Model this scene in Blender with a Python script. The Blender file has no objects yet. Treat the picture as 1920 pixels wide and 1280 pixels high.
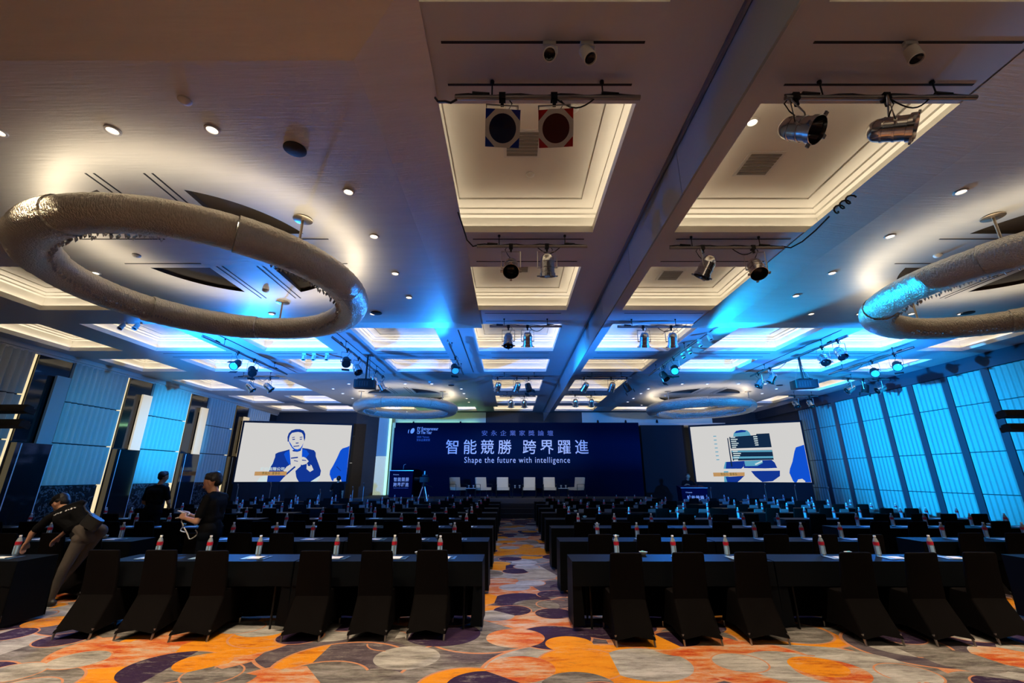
import bpy, bmesh, math, random
from mathutils import Vector, Matrix, Euler
import numpy as np

random.seed(7)
PI = math.pi
scene = bpy.context.scene
COL = scene.collection

# ------------------------------------------------------------------ camera, world, exposure
F_PX, PITCH, CAM_H = 806.0, math.radians(17.3), 1.75
cd = bpy.data.cameras.new('camera')
cd.sensor_fit = 'HORIZONTAL'; cd.sensor_width = 36.0
cd.lens = F_PX / 1920.0 * 36.0
cd.shift_x = 2.0 / 1920.0
cd.clip_start = 0.05; cd.clip_end = 200
cam = bpy.data.objects.new('camera', cd); COL.objects.link(cam)
cam.location = (0, 0, CAM_H); cam.rotation_euler = (PI / 2 + PITCH, 0, 0)
scene.camera = cam

wd = bpy.data.worlds.new('world'); scene.world = wd; wd.use_nodes = True
wd.node_tree.nodes['Background'].inputs[0].default_value = (0.02, 0.025, 0.04, 1)
wd.node_tree.nodes['Background'].inputs[1].default_value = 0.3

vs = scene.view_settings
scene.display_settings.display_device = 'sRGB'
vs.view_transform = 'Standard'; vs.look = 'None'; vs.gamma = 1.0; vs.exposure = 0.34
vs.use_curve_mapping = False
cy = scene.cycles
cy.use_denoising = True; cy.use_adaptive_sampling = True; cy.adaptive_threshold = 0.03; cy.adaptive_min_samples = 16
cy.max_bounces = 4; cy.diffuse_bounces = 2; cy.glossy_bounces = 2; cy.transmission_bounces = 3; cy.transparent_max_bounces = 4
cy.caustics_reflective = False; cy.caustics_refractive = False
cy.sample_clamp_indirect = 4.0
cy.use_light_tree = True

BLUE = (0.012, 0.24, 1.0)
CYAN = (0.004, 0.40, 1.0)
DEEPBLUE = (0.03, 0.16, 1.0)
WARM = (1.0, 0.80, 0.56)

def lamp(name, kind, loc, energy, color, aim=None, size=0.1, spot=60, blend=0.5, sy=None):
    d = bpy.data.lights.new(name, kind); d.energy = energy; d.color = color
    if kind == 'SPOT':
        d.spot_size = math.radians(spot); d.spot_blend = blend; d.shadow_soft_size = size
    elif kind == 'AREA':
        d.size = size
        if sy: d.shape = 'RECTANGLE'; d.size_y = sy
    else:
        d.shadow_soft_size = size
    o = bpy.data.objects.new(name, d); COL.objects.link(o); o.location = loc
    if aim is not None:
        o.rotation_euler = (Vector(aim) - Vector(loc)).to_track_quat('-Z', 'Y').to_euler()
    return o

# blue stage wash thrown across the hall by the lighting bars at either side
lamp('blue_wash_from_left_bars', 'SPOT', (-8.2, 7.7, 2.75), 82000, CYAN, (14.3, 15.4, 3.3), 0.15, 24, 1.0)
lamp('blue_wash_from_right_bars', 'SPOT', (8.9, 7.9, 2.75), 48000, CYAN, (-13.6, 17.25, 3.2), 0.15, 11.5, 1.0)
lamp('blue_wash_from_right_bars', 'SPOT', (8.9, 7.9, 2.75), 9000, CYAN, (-13.6, 13.8, 3.0), 0.15, 13, 1.0)
lamp('blue_uplight_from_left_bars', 'SPOT', (-8.2, 7.75, 2.8), 6500, BLUE, (-6.8, 15.0, 5.6), 0.15, 85, 0.9)
lamp('blue_uplight_from_right_bars', 'SPOT', (8.9, 7.95, 2.8), 4800, BLUE, (9.6, 15.5, 5.6), 0.15, 85, 0.9)
lamp('blue_uplight_from_left_bars', 'SPOT', (-8.2, 7.75, 2.8), 8000, BLUE, (5.0, 15.0, 5.6), 0.15, 45, 1.0)
lamp('blue_uplight_from_right_bars', 'SPOT', (8.9, 7.95, 2.8), 9000, BLUE, (-4.0, 15.0, 5.6), 0.15, 45, 1.0)
# the cyan lensed spotlights rake the dropped panels beside them
lamp('cyan_spot_rake', 'SPOT', (5.3, 12.7, 4.35), 3600, CYAN, (5.6, 8.9, 5.12), 0.1, 30, 0.5)
lamp('cyan_spot_rake', 'SPOT', (-7.5, 12.0, 4.55), 700, BLUE, (-5.0, 9.0, 5.2), 0.1, 70, 0.8)
lamp('cyan_spot_rake', 'SPOT', (-1.9, 12.0, 4.55), 500, BLUE, (-3.0, 9.0, 5.2), 0.1, 70, 0.8)
# blue wash falling on the tables from the fixtures under the ceiling
for n, (p, a, e) in enumerate([((-7.7, 13.2, 4.6), (-4.2, 8.6, 0.7), 900), ((4.8, 13.9, 4.6), (4.2, 9.2, 0.7), 1100),
                               ((11.0, 13.6, 4.6), (7.5, 9.5, 0.7), 700), ((-1.65, 13.4, 4.6), (-2.0, 9.0, 0.7), 350),
                               ((-4.5, 15.5, 4.7), (-9.5, 15.5, 0.7), 700), ((8.5, 14.6, 4.7), (9.0, 17.5, 0.7), 600)]):
    lamp('blue_table_wash', 'SPOT', p, e, BLUE, a, 0.12, 80, 0.8)
# house downlights in the near ceiling
for x, y, ay, e in [(-7.4, 4.65, 5.0, 520), (-5.4, 3.65, 4.8, 520), (-3.15, 3.62, 4.8, 520), (-2.08, 4.65, 4.8, 330), (0.9, 4.4, 4.9, 520), (3.3, 4.3, 4.9, 330), (6.0, 4.66, 4.9, 560), (7.9, 3.65, 4.8, 560), (10.0, 3.7, 4.9, 520), (0.55, 7.8, 7.8, 260), (0.55, 10.8, 10.9, 160)]:
    lamp('house_downlight', 'SPOT', (x, y, 5.1), e, WARM, (x * 1.02, ay, 0), 0.08, 80, 0.8)
for x in (-9, -3, 3, 9):
    lamp('house_ceiling_light', 'AREA', (x, -3.0, 5.1), 25, WARM, (x, -2.0, 0), 1.5)
# stage wash on the backdrop and the armchairs
lamp('stage_wash', 'SPOT', (-0.5, 15.4, 4.75), 330, (0.78, 0.84, 1.0), (0.3, 23.0, 2.6), 0.1, 55, 0.9)
lamp('stage_wash', 'SPOT', (3.0, 15.6, 4.75), 330, (0.78, 0.84, 1.0), (0.6, 23.0, 2.6), 0.1, 60, 0.8)

# ------------------------------------------------------------------ materials
def new_mat(name):
    m = bpy.data.materials.new(name); m.use_nodes = True
    return m, m.node_tree, m.node_tree.nodes['Principled BSDF']

def mat(name, color, rough=0.5, metal=0.0, emit=None, estr=0.0, spec=0.5, var=0.0, vscale=(4, 4, 4), bump=0.0, bscale=(30, 30, 30), trans=0.0, sheen=0.0, ior=1.45, coords='Object', bdist=0.02):
    m, nt, b = new_mat(name)
    b.inputs['Base Color'].default_value = (*color, 1); b.inputs['Roughness'].default_value = rough
    b.inputs['Metallic'].default_value = metal; b.inputs['Specular IOR Level'].default_value = spec
    b.inputs['Transmission Weight'].default_value = trans; b.inputs['IOR'].default_value = ior
    b.inputs['Sheen Weight'].default_value = sheen
    if emit is not None:
        b.inputs['Emission Color'].default_value = (*emit, 1); b.inputs['Emission Strength'].default_value = estr
    if var or bump:
        tc = nt.nodes.new('ShaderNodeTexCoord')
    def noise(sc, det=3):
        mp = nt.nodes.new('ShaderNodeMapping'); mp.inputs['Scale'].default_value = sc
        nt.links.new(tc.outputs[coords], mp.inputs[0])
        n = nt.nodes.new('ShaderNodeTexNoise'); n.inputs['Scale'].default_value = 1.0; n.inputs['Detail'].default_value = det
        nt.links.new(mp.outputs[0], n.inputs['Vector']); return n
    if var:
        n = noise(vscale); mx = nt.nodes.new('ShaderNodeMix'); mx.data_type = 'RGBA'
        mx.inputs[6].default_value = (*[c * (1 - var) for c in color], 1); mx.inputs[7].default_value = (*[min(1, c * (1 + var)) for c in color], 1)
        nt.links.new(n.outputs[0], mx.inputs[0]); nt.links.new(mx.outputs[2], b.inputs['Base Color'])
    if bump:
        n = noise(bscale); bp = nt.nodes.new('ShaderNodeBump'); bp.inputs['Strength'].default_value = bump; bp.inputs['Distance'].default_value = bdist
        nt.links.new(n.outputs[0], bp.inputs['Height']); nt.links.new(bp.outputs[0], b.inputs['Normal'])
    return m

def carpet_mat():
    m, nt, b = new_mat('patterned_carpet')
    N = nt.nodes.new; L = nt.links.new
    tc = N('ShaderNodeTexCoord')
    def math_(op, a, bb=None, c=None):
        n = N('ShaderNodeMath'); n.operation = op
        for i, v in enumerate((a, bb, c)):
            if v is None: continue
            if isinstance(v, (int, float)): n.inputs[i].default_value = v
            else: L(v, n.inputs[i])
        return n.outputs[0]
    def mapv(sc, off=(0, 0, 0)):
        mp = N('ShaderNodeMapping'); mp.inputs['Scale'].default_value = sc; mp.inputs['Location'].default_value = off
        L(tc.outputs['Object'], mp.inputs[0]); return mp.outputs[0]
    def noise(sc, off=(0, 0, 0), det=4, rough=0.6):
        n = N('ShaderNodeTexNoise'); n.inputs['Scale'].default_value = 1; n.inputs['Detail'].default_value = det; n.inputs['Roughness'].default_value = rough
        L(mapv(sc, off), n.inputs['Vector']); return n.outputs[0]
    def ramp(fac, stops, interp='LINEAR'):
        r = N('ShaderNodeValToRGB'); r.color_ramp.interpolation = interp
        while len(r.color_ramp.elements) < len(stops): r.color_ramp.elements.new(0.5)
        for e, (p, c) in zip(r.color_ramp.elements, stops):
            e.position = p; e.color = (*c, 1)
        L(fac, r.inputs[0]); return r.outputs[0]
    def mix(fac, a, bb, mode='MIX'):
        n = N('ShaderNodeMix'); n.data_type = 'RGBA'; n.blend_type = mode
        if isinstance(fac, (int, float)): n.inputs[0].default_value = fac
        else: L(fac, n.inputs[0])
        for i, v in ((6, a), (7, bb)):
            if isinstance(v, tuple): n.inputs[i].default_value = (*v, 1)
            else: L(v, n.inputs[i])
        return n.outputs[2]
    streak = noise((2.2, 9, 1), det=6, rough=0.75)
    streak2 = noise((1.5, 6, 1), (5, 3, 0), det=6, rough=0.75)
    SA = (0.60, 0.25, 0.12)
    grey = ramp(streak, [(0.36, (0.075, 0.06, 0.055)), (0.50, (0.19, 0.17, 0.15)), (0.64, (0.34, 0.31, 0.28))])
    red = ramp(streak2, [(0.38, (0.48, 0.05, 0.008)), (0.48, (0.62, 0.20, 0.05)), (0.60, (0.58, 0.42, 0.30)), (0.70, (0.44, 0.40, 0.34))])
    orange = ramp(streak2, [(0.33, (0.45, 0.09, 0.006)), (0.46, (0.74, 0.26, 0.008)), (0.8, (0.80, 0.33, 0.02))])
    mauve = ramp(streak, [(0.36, (0.055, 0.038, 0.058)), (0.64, (0.15, 0.12, 0.13))])
    purple = ramp(streak, [(0.3, (0.026, 0.011, 0.038)), (0.75, (0.044, 0.021, 0.06))])
    lgrey = ramp(streak2, [(0.36, (0.18, 0.165, 0.15)), (0.5, (0.38, 0.355, 0.32)), (0.62, (0.54, 0.50, 0.46))])
    pats = {'o': orange, 'p': purple, 'g': grey, 'l': lgrey, 'r': red, 'm': mauve}
    col = mix(ramp(noise((0.5, 0.8, 1), det=1), [(0.47, (0, 0, 0)), (0.53, (1, 1, 1))]), mauve, grey)
    def layer(col, scale, off, radius, rnd, seq, line):
        v = N('ShaderNodeTexVoronoi'); v.inputs['Scale'].default_value = 1; v.inputs['Randomness'].default_value = rnd
        v.voronoi_dimensions = '2D'
        L(mapv((scale, scale * 1.12, 1), off), v.inputs['Vector'])
        wn = N('ShaderNodeTexWhiteNoise'); wn.noise_dimensions = '3D'
        L(v.outputs['Position'], wn.inputs['Vector'])
        val = wn.outputs['Value']
        inside = math_('LESS_THAN', v.outputs['Distance'], radius)
        k = len(seq); lay = None
        present = None
        for i, ch in enumerate(seq):
            sel = math_('MULTIPLY', math_('GREATER_THAN', val, i / k), math_('LESS_THAN', val, (i + 1) / k))
            if ch == '-': continue
            fac = math_('MULTIPLY', sel, inside)
            col = mix(fac, col, pats[ch])
        if line:
            ring = math_('LESS_THAN', math_('ABSOLUTE', math_('SUBTRACT', v.outputs['Distance'], radius)), 0.012)
            sel = math_('LESS_THAN', val, line)
            col = mix(math_('MULTIPLY', ring, sel), col, SA)
        return col
    col = layer(col, 0.66, (0.3, 0.7, 0), 0.58, 0.75, 'orglmg', 1.0)
    col = layer(col, 0.72, (4.4, 8.1, 0), 0.47, 0.8, 'glrom-', 0.8)
    col = layer(col, 0.95, (3.1, 1.4, 0), 0.41, 0.8, 'pgopl-', 0.6)
    col = layer(col, 1.15, (7.7, 2.9, 0), 0.38, 0.9, 'pl-gr-', 0.0)
    col = layer(col, 1.30, (1.7, 9.3, 0), 0.34, 0.85, 'pl--o-', 0.4)
    scrub = noise((4.5, 13, 1), (2, 7, 0), det=7, rough=0.8)
    col = mix(math_('MULTIPLY', ramp(scrub, [(0.52, (0, 0, 0)), (0.66, (1, 1, 1))]), ramp(noise((0.9, 1.1, 1), (9, 4, 0), det=2), [(0.42, (0, 0, 0)), (0.58, (0.55, 0.55, 0.55))])), col, (0.46, 0.40, 0.34))
    col = mix(math_('MULTIPLY', ramp(scrub, [(0.34, (0.5, 0.5, 0.5)), (0.46, (0, 0, 0))]), 0.8), col, (0.09, 0.06, 0.05))
    pile = noise((160, 160, 1), det=2)
    col = mix(0.35, col, ramp(pile, [(0.3, (0.35, 0.35, 0.35)), (0.7, (1, 1, 1))]), 'MULTIPLY')
    L(col, b.inputs['Base Color'])
    b.inputs['Roughness'].default_value = 0.95; b.inputs['Specular IOR Level'].default_value = 0.15
    bp = N('ShaderNodeBump'); bp.inputs['Strength'].default_value = 0.35; bp.inputs['Distance'].default_value = 0.01
    L(pile, bp.inputs['Height']); L(bp.outputs[0], b.inputs['Normal'])
    return m

def marble_mat():
    m, nt, b = new_mat('dark_veined_marble')
    tc = nt.nodes.new('ShaderNodeTexCoord'); n = nt.nodes.new('ShaderNodeTexNoise')
    n.inputs['Scale'].default_value = 2.2; n.inputs['Detail'].default_value = 6; n.inputs['Roughness'].default_value = 0.65; n.inputs['Distortion'].default_value = 2.0
    nt.links.new(tc.outputs['Object'], n.inputs['Vector'])
    r = nt.nodes.new('ShaderNodeValToRGB')
    r.color_ramp.elements[0].position = 0.49; r.color_ramp.elements[0].color = (0.015, 0.014, 0.016, 1)
    r.color_ramp.elements[1].position = 0.545; r.color_ramp.elements[1].color = (0.015, 0.014, 0.016, 1)
    e = r.color_ramp.elements.new(0.515); e.color = (0.14, 0.14, 0.15, 1)
    nt.links.new(n.outputs[0], r.inputs[0]); nt.links.new(r.outputs[0], b.inputs['Base Color'])
    b.inputs['Roughness'].default_value = 0.18
    return m

def backdrop_mat():
    m, nt, b = new_mat('printed_backdrop_blue')
    tc = nt.nodes.new('ShaderNodeTexCoord')
    w = nt.nodes.new('ShaderNodeTexWave'); w.wave_type = 'RINGS'; w.inputs['Scale'].default_value = 0.09; w.inputs['Distortion'].default_value = 1.5; w.inputs['Detail'].default_value = 1
    mp = nt.nodes.new('ShaderNodeMapping'); mp.inputs['Location'].default_value = (-3.5, 0, 3.0)
    nt.links.new(tc.outputs['Object'], mp.inputs[0]); nt.links.new(mp.outputs[0], w.inputs[0])
    r = nt.nodes.new('ShaderNodeValToRGB')
    r.color_ramp.elements[0].position = 0.3; r.color_ramp.elements[0].color = (0.0008, 0.0060, 0.026, 1)
    r.color_ramp.elements[1].position = 0.9; r.color_ramp.elements[1].color = (0.0012, 0.013, 0.055, 1)
    nt.links.new(w.outputs['Color'], r.inputs[0]); nt.links.new(r.outputs[0], b.inputs['Base Color'])
    b.inputs['Roughness'].default_value = 0.7; b.inputs['Specular IOR Level'].default_value = 0.02
    return m

def streak_mat(name, color, var, rough, spec=0.5, metal=0.0):
    return mat(name, color, rough, metal, var=var, vscale=(1.2, 9, 3), spec=spec, bump=0.15, bscale=(3, 40, 3))

M = {}
M['carpet'] = carpet_mat()
M['soffit'] = mat('soffit_paint', (0.64, 0.63, 0.65), 0.42, var=0.05, vscale=(1.5, 1.5, 1.5))
M['slab'] = streak_mat('silver_leaf_ceiling', (0.74, 0.69, 0.61), 0.08, 0.54, metal=0.7)
M['coffer'] = mat('coffer_cream_paint', (0.82, 0.77, 0.67), 0.5, var=0.03)
M['slot'] = mat('black_track_slot', (0.012, 0.010, 0.010), 0.6)
M['hole'] = mat('dark_vent_void', (0.055, 0.042, 0.03), 0.8)
M['cove'] = mat('cove_led', (1, 0.9, 0.75), 0.5, emit=(1.0, 0.90, 0.74), estr=4.6)
M['cove_dim'] = mat('cove_led_dim', (1, 0.9, 0.75), 0.5, emit=(1.0, 0.88, 0.70), estr=3.8)
M['ring_led'] = mat('ring_led', (1, 0.9, 0.75), 0.5, emit=(1.0, 0.88, 0.68), estr=5.8)
M['down'] = mat('downlight_glow', (1, 0.95, 0.85), 0.4, emit=(1.0, 0.86, 0.66), estr=3.0)
M['white_plastic'] = mat('white_plastic', (0.75, 0.72, 0.66), 0.4)
M['hammered'] = mat('hammered_bronze', (0.62, 0.56, 0.46), 0.36, 0.95, var=0.15, vscale=(2, 2, 2), bump=1.0, bscale=(52, 52, 16), bdist=0.055)
M['bronze'] = mat('smooth_bronze', (0.45, 0.36, 0.26), 0.3, 0.9)
M['crystal'] = mat('crystal_drops', (0.9, 0.88, 0.86), 0.08, trans=0.55, ior=1.5)
M['glass'] = mat('smoke_barrier_glass', (0.55, 0.62, 0.68), 0.10, trans=0.35, ior=1.45, spec=0.8)
M['clear'] = mat('clear_water_bottle', (0.80, 0.90, 0.98), 0.08, trans=0.7, ior=1.33)
M['red'] = mat('red_bottle_label', (0.50, 0.012, 0.03), 0.4)
M['bluereflect'] = mat('bottle_blue_reflection', (0.35, 0.55, 0.75), 0.3)  # blue-white reflection on the clear bottle, painted as a colour
M['cap'] = mat('white_bottle_cap', (0.82, 0.80, 0.78), 0.4)
M['chrome'] = mat('polished_aluminium', (0.72, 0.70, 0.68), 0.2, 1.0, bump=0.1, bscale=(9, 9, 9))
M['steel'] = mat('brushed_steel', (0.50, 0.48, 0.46), 0.35, 1.0)
M['darksteel'] = mat('grey_steel_pipe', (0.30, 0.28, 0.28), 0.4, 0.9)
M['black'] = mat('black_metal', (0.010, 0.010, 0.011), 0.45, spec=0.25)
M['blackrub'] = mat('black_cable_rubber', (0.012, 0.012, 0.012), 0.6)
M['blackglass'] = mat('black_mirror_glass', (0.012, 0.011, 0.012), 0.06, spec=0.9)
M['cyanlens'] = mat('cyan_stage_lens', (0.1, 0.4, 0.6), 0.15, emit=(0.03, 0.35, 0.75), estr=0.45)
M['darklens'] = mat('dark_reflector', (0.03, 0.028, 0.03), 0.12, 0.6)
M['gelblue'] = mat('blue_gel', (0.0, 0.02, 0.30), 0.1, trans=0.3)
M['gelred'] = mat('red_gel', (0.45, 0.01, 0.005), 0.1, trans=0.3)
M['geldkblue'] = mat('dark_blue_gel_lens', (0.002, 0.004, 0.03), 0.08)
M['geldkred'] = mat('dark_red_gel_lens', (0.05, 0.004, 0.003), 0.25)
M['gelframe'] = mat('gel_frame_card', (0.55, 0.53, 0.50), 0.4, 0.3)
M['wave'] = mat('ribbed_fabric_panel', (0.50, 0.50, 0.42), 0.55, var=0.06, vscale=(3, 3, 3), bump=0.1, bscale=(60, 60, 6))
M['wave_r'] = mat('ribbed_teal_panel', (0.13, 0.21, 0.205), 0.5, var=0.06, vscale=(3, 3, 3), bump=0.1, bscale=(60, 60, 6))
M['wallgrey'] = mat('dark_wall_paint', (0.014, 0.015, 0.019), 0.6, var=0.1)
M['column'] = mat('dark_wall_strip', (0.02, 0.03, 0.045), 0.4)
M['cornice'] = mat('dark_cornice', (0.02, 0.03, 0.05), 0.45)
M['crown'] = mat('cream_crown_moulding', (0.62, 0.56, 0.48), 0.5)
M['striplight'] = mat('warm_wall_strip_light', (0.35, 0.28, 0.16), 0.5, emit=(1.0, 0.78, 0.40), estr=0.75)
M['sconce'] = mat('sconce_parchment', (0.40, 0.36, 0.28), 0.5, emit=(1.0, 0.74, 0.36), estr=0.45)
M['sconce_off'] = mat('sconce_parchment_teal_lit', (0.24, 0.30, 0.30), 0.45)  # teal stage light on this unlit shade is mixed into its colour
M['edgeglow'] = mat('glass_edge', (0.55, 0.62, 0.68), 0.2, spec=0.8)
M['marble'] = marble_mat()
M['brownwall'] = mat('brown_fabric_wall', (0.045, 0.034, 0.027), 0.7, var=0.15, vscale=(8, 8, 8))
M['fascia'] = mat('pale_fascia_paint', (0.55, 0.60, 0.50), 0.5, var=0.05)
M['fasciadark'] = mat('black_fascia', (0.012, 0.010, 0.010), 0.5)
M['green'] = mat('green_cove_glow', (0.3, 0.9, 0.5), 0.5, emit=(0.45, 1.0, 0.50), estr=7.0)
M['edge_added_glow'] = mat('column_edge_added_glow', (0.5, 0.7, 0.6), 0.5, emit=(0.45, 1.0, 0.70), estr=0.9)  # glow added to the edge strip to brighten the pale column
M['seedglass'] = mat('seeded_glass_panel', (0.55, 0.58, 0.46), 0.2, emit=(0.85, 1.0, 0.70), estr=0.30, var=0.5, vscale=(60, 60, 25), bump=0.5, bscale=(60, 60, 30))
M['paleglass'] = mat('pale_column_panel', (0.48, 0.62, 0.60), 0.25)
M['backdrop'] = backdrop_mat()
M['print_white'] = mat('self_lit_pale_print', (0.75, 0.80, 0.98), 0.5, emit=(0.42, 0.52, 0.95), estr=0.16)  # plain print given a faint glow so the lettering reads bright
M['print_dim'] = mat('self_lit_blue_print', (0.12, 0.20, 0.55), 0.5, emit=(0.10, 0.18, 0.6), estr=0.1)  # print with a weak added glow, no lamp behind it
M['stage'] = mat('stage_carpet', (0.055, 0.045, 0.045), 0.9)
M['stagestep'] = mat('stage_step_carpet', (0.018, 0.012, 0.012), 0.9)
M['blackdrape'] = mat('black_drape', (0.006, 0.008, 0.016), 0.8)
M['cloth'] = mat('black_tablecloth', (0.004, 0.005, 0.0065), 0.5, var=0.1, spec=0.05, bump=0.08, bscale=(3, 3, 3))
M['chair'] = mat('black_stretch_cover', (0.005, 0.0042, 0.0042), 0.85, var=0.15, spec=0.03, bump=0.05, bscale=(6, 6, 6))
M['cream'] = mat('cream_upholstery', (0.62, 0.53, 0.38), 0.6, var=0.05)
M['paper'] = mat('white_paper', (0.80, 0.76, 0.68), 0.6)
M['card'] = mat('grey_card', (0.09, 0.095, 0.10), 0.6)
M['folder'] = mat('dark_blue_folder', (0.03, 0.08, 0.16), 0.3, spec=0.6)
M['folderband'] = mat('pale_folder_print', (0.30, 0.45, 0.62), 0.4)
M['pen'] = mat('black_pen', (0.02, 0.02, 0.02), 0.3)
M['china'] = mat('white_china', (0.78, 0.78, 0.76), 0.25)
M['mint'] = mat('wrapped_sweets', (0.25, 0.62, 0.62), 0.3)
M['skin'] = mat('skin', (0.52, 0.27, 0.17), 0.5, var=0.06)
M['hair'] = mat('black_hair', (0.006, 0.005, 0.006), 0.45, bump=0.4, bscale=(120, 40, 40))
M['shirt'] = mat('black_shirt', (0.005, 0.005, 0.006), 0.8, spec=0.1, var=0.2, bump=0.3, bscale=(9, 9, 9))
M['navy'] = mat('dark_jeans', (0.004, 0.0055, 0.009), 0.85, spec=0.05, var=0.2)
M['khaki'] = mat('grey_trousers', (0.085, 0.07, 0.06), 0.85, spec=0.1, var=0.2, bump=0.3, bscale=(9, 9, 9))
M['shoe'] = mat('black_shoes', (0.012, 0.011, 0.011), 0.5)
M['cable_white'] = mat('white_cable', (0.72, 0.70, 0.66), 0.5)
M['shirtprint'] = mat('white_shirt_print', (0.75, 0.73, 0.70), 0.6)
M['scr_white'] = mat('screen_picture_white', (0, 0, 0), 0.6, emit=(0.64, 0.63, 0.615), estr=0.79, spec=0)
M['scr_navy'] = mat('screen_picture_navy', (0, 0, 0), 0.6, emit=(0.006, 0.035, 0.28), estr=0.79, spec=0)
M['scr_blue'] = mat('screen_picture_blue', (0, 0, 0), 0.6, emit=(0.005, 0.08, 0.62), estr=0.79, spec=0)
M['scr_teal'] = mat('screen_picture_teal', (0, 0, 0), 0.6, emit=(0.10, 0.36, 0.52), estr=0.79, spec=0)
M['scr_pale'] = mat('screen_picture_pale', (0, 0, 0), 0.6, emit=(0.60, 0.72, 0.74), estr=0.79, spec=0)
M['scr_dark'] = mat('screen_picture_dark', (0, 0, 0), 0.6, emit=(0.006, 0.022, 0.06), estr=0.79, spec=0)
M['scr_tan'] = mat('screen_picture_tan', (0, 0, 0), 0.6, emit=(0.50, 0.28, 0.11), estr=0.79, spec=0)
M['scr_olive'] = mat('screen_picture_olive', (0, 0, 0), 0.6, emit=(0.10, 0.10, 0.02), estr=0.79, spec=0)
M['lectern'] = mat('lectern_blue_print', (0.0015, 0.005, 0.035), 0.6, spec=0.03)
M['beige_print'] = mat('self_lit_white_print', (0.85, 0.80, 0.82), 0.5, emit=(0.7, 0.62, 0.75), estr=0.12)  # lectern print brightened by a small glow of its own
M['grille'] = mat('grey_air_grille', (0.22, 0.20, 0.17), 0.6)

# ------------------------------------------------------------------ mesh helpers
def frame_z(d):
    d = Vector(d).normalized()
    return d.to_track_quat('Z', 'Y').to_matrix().to_4x4()

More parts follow.
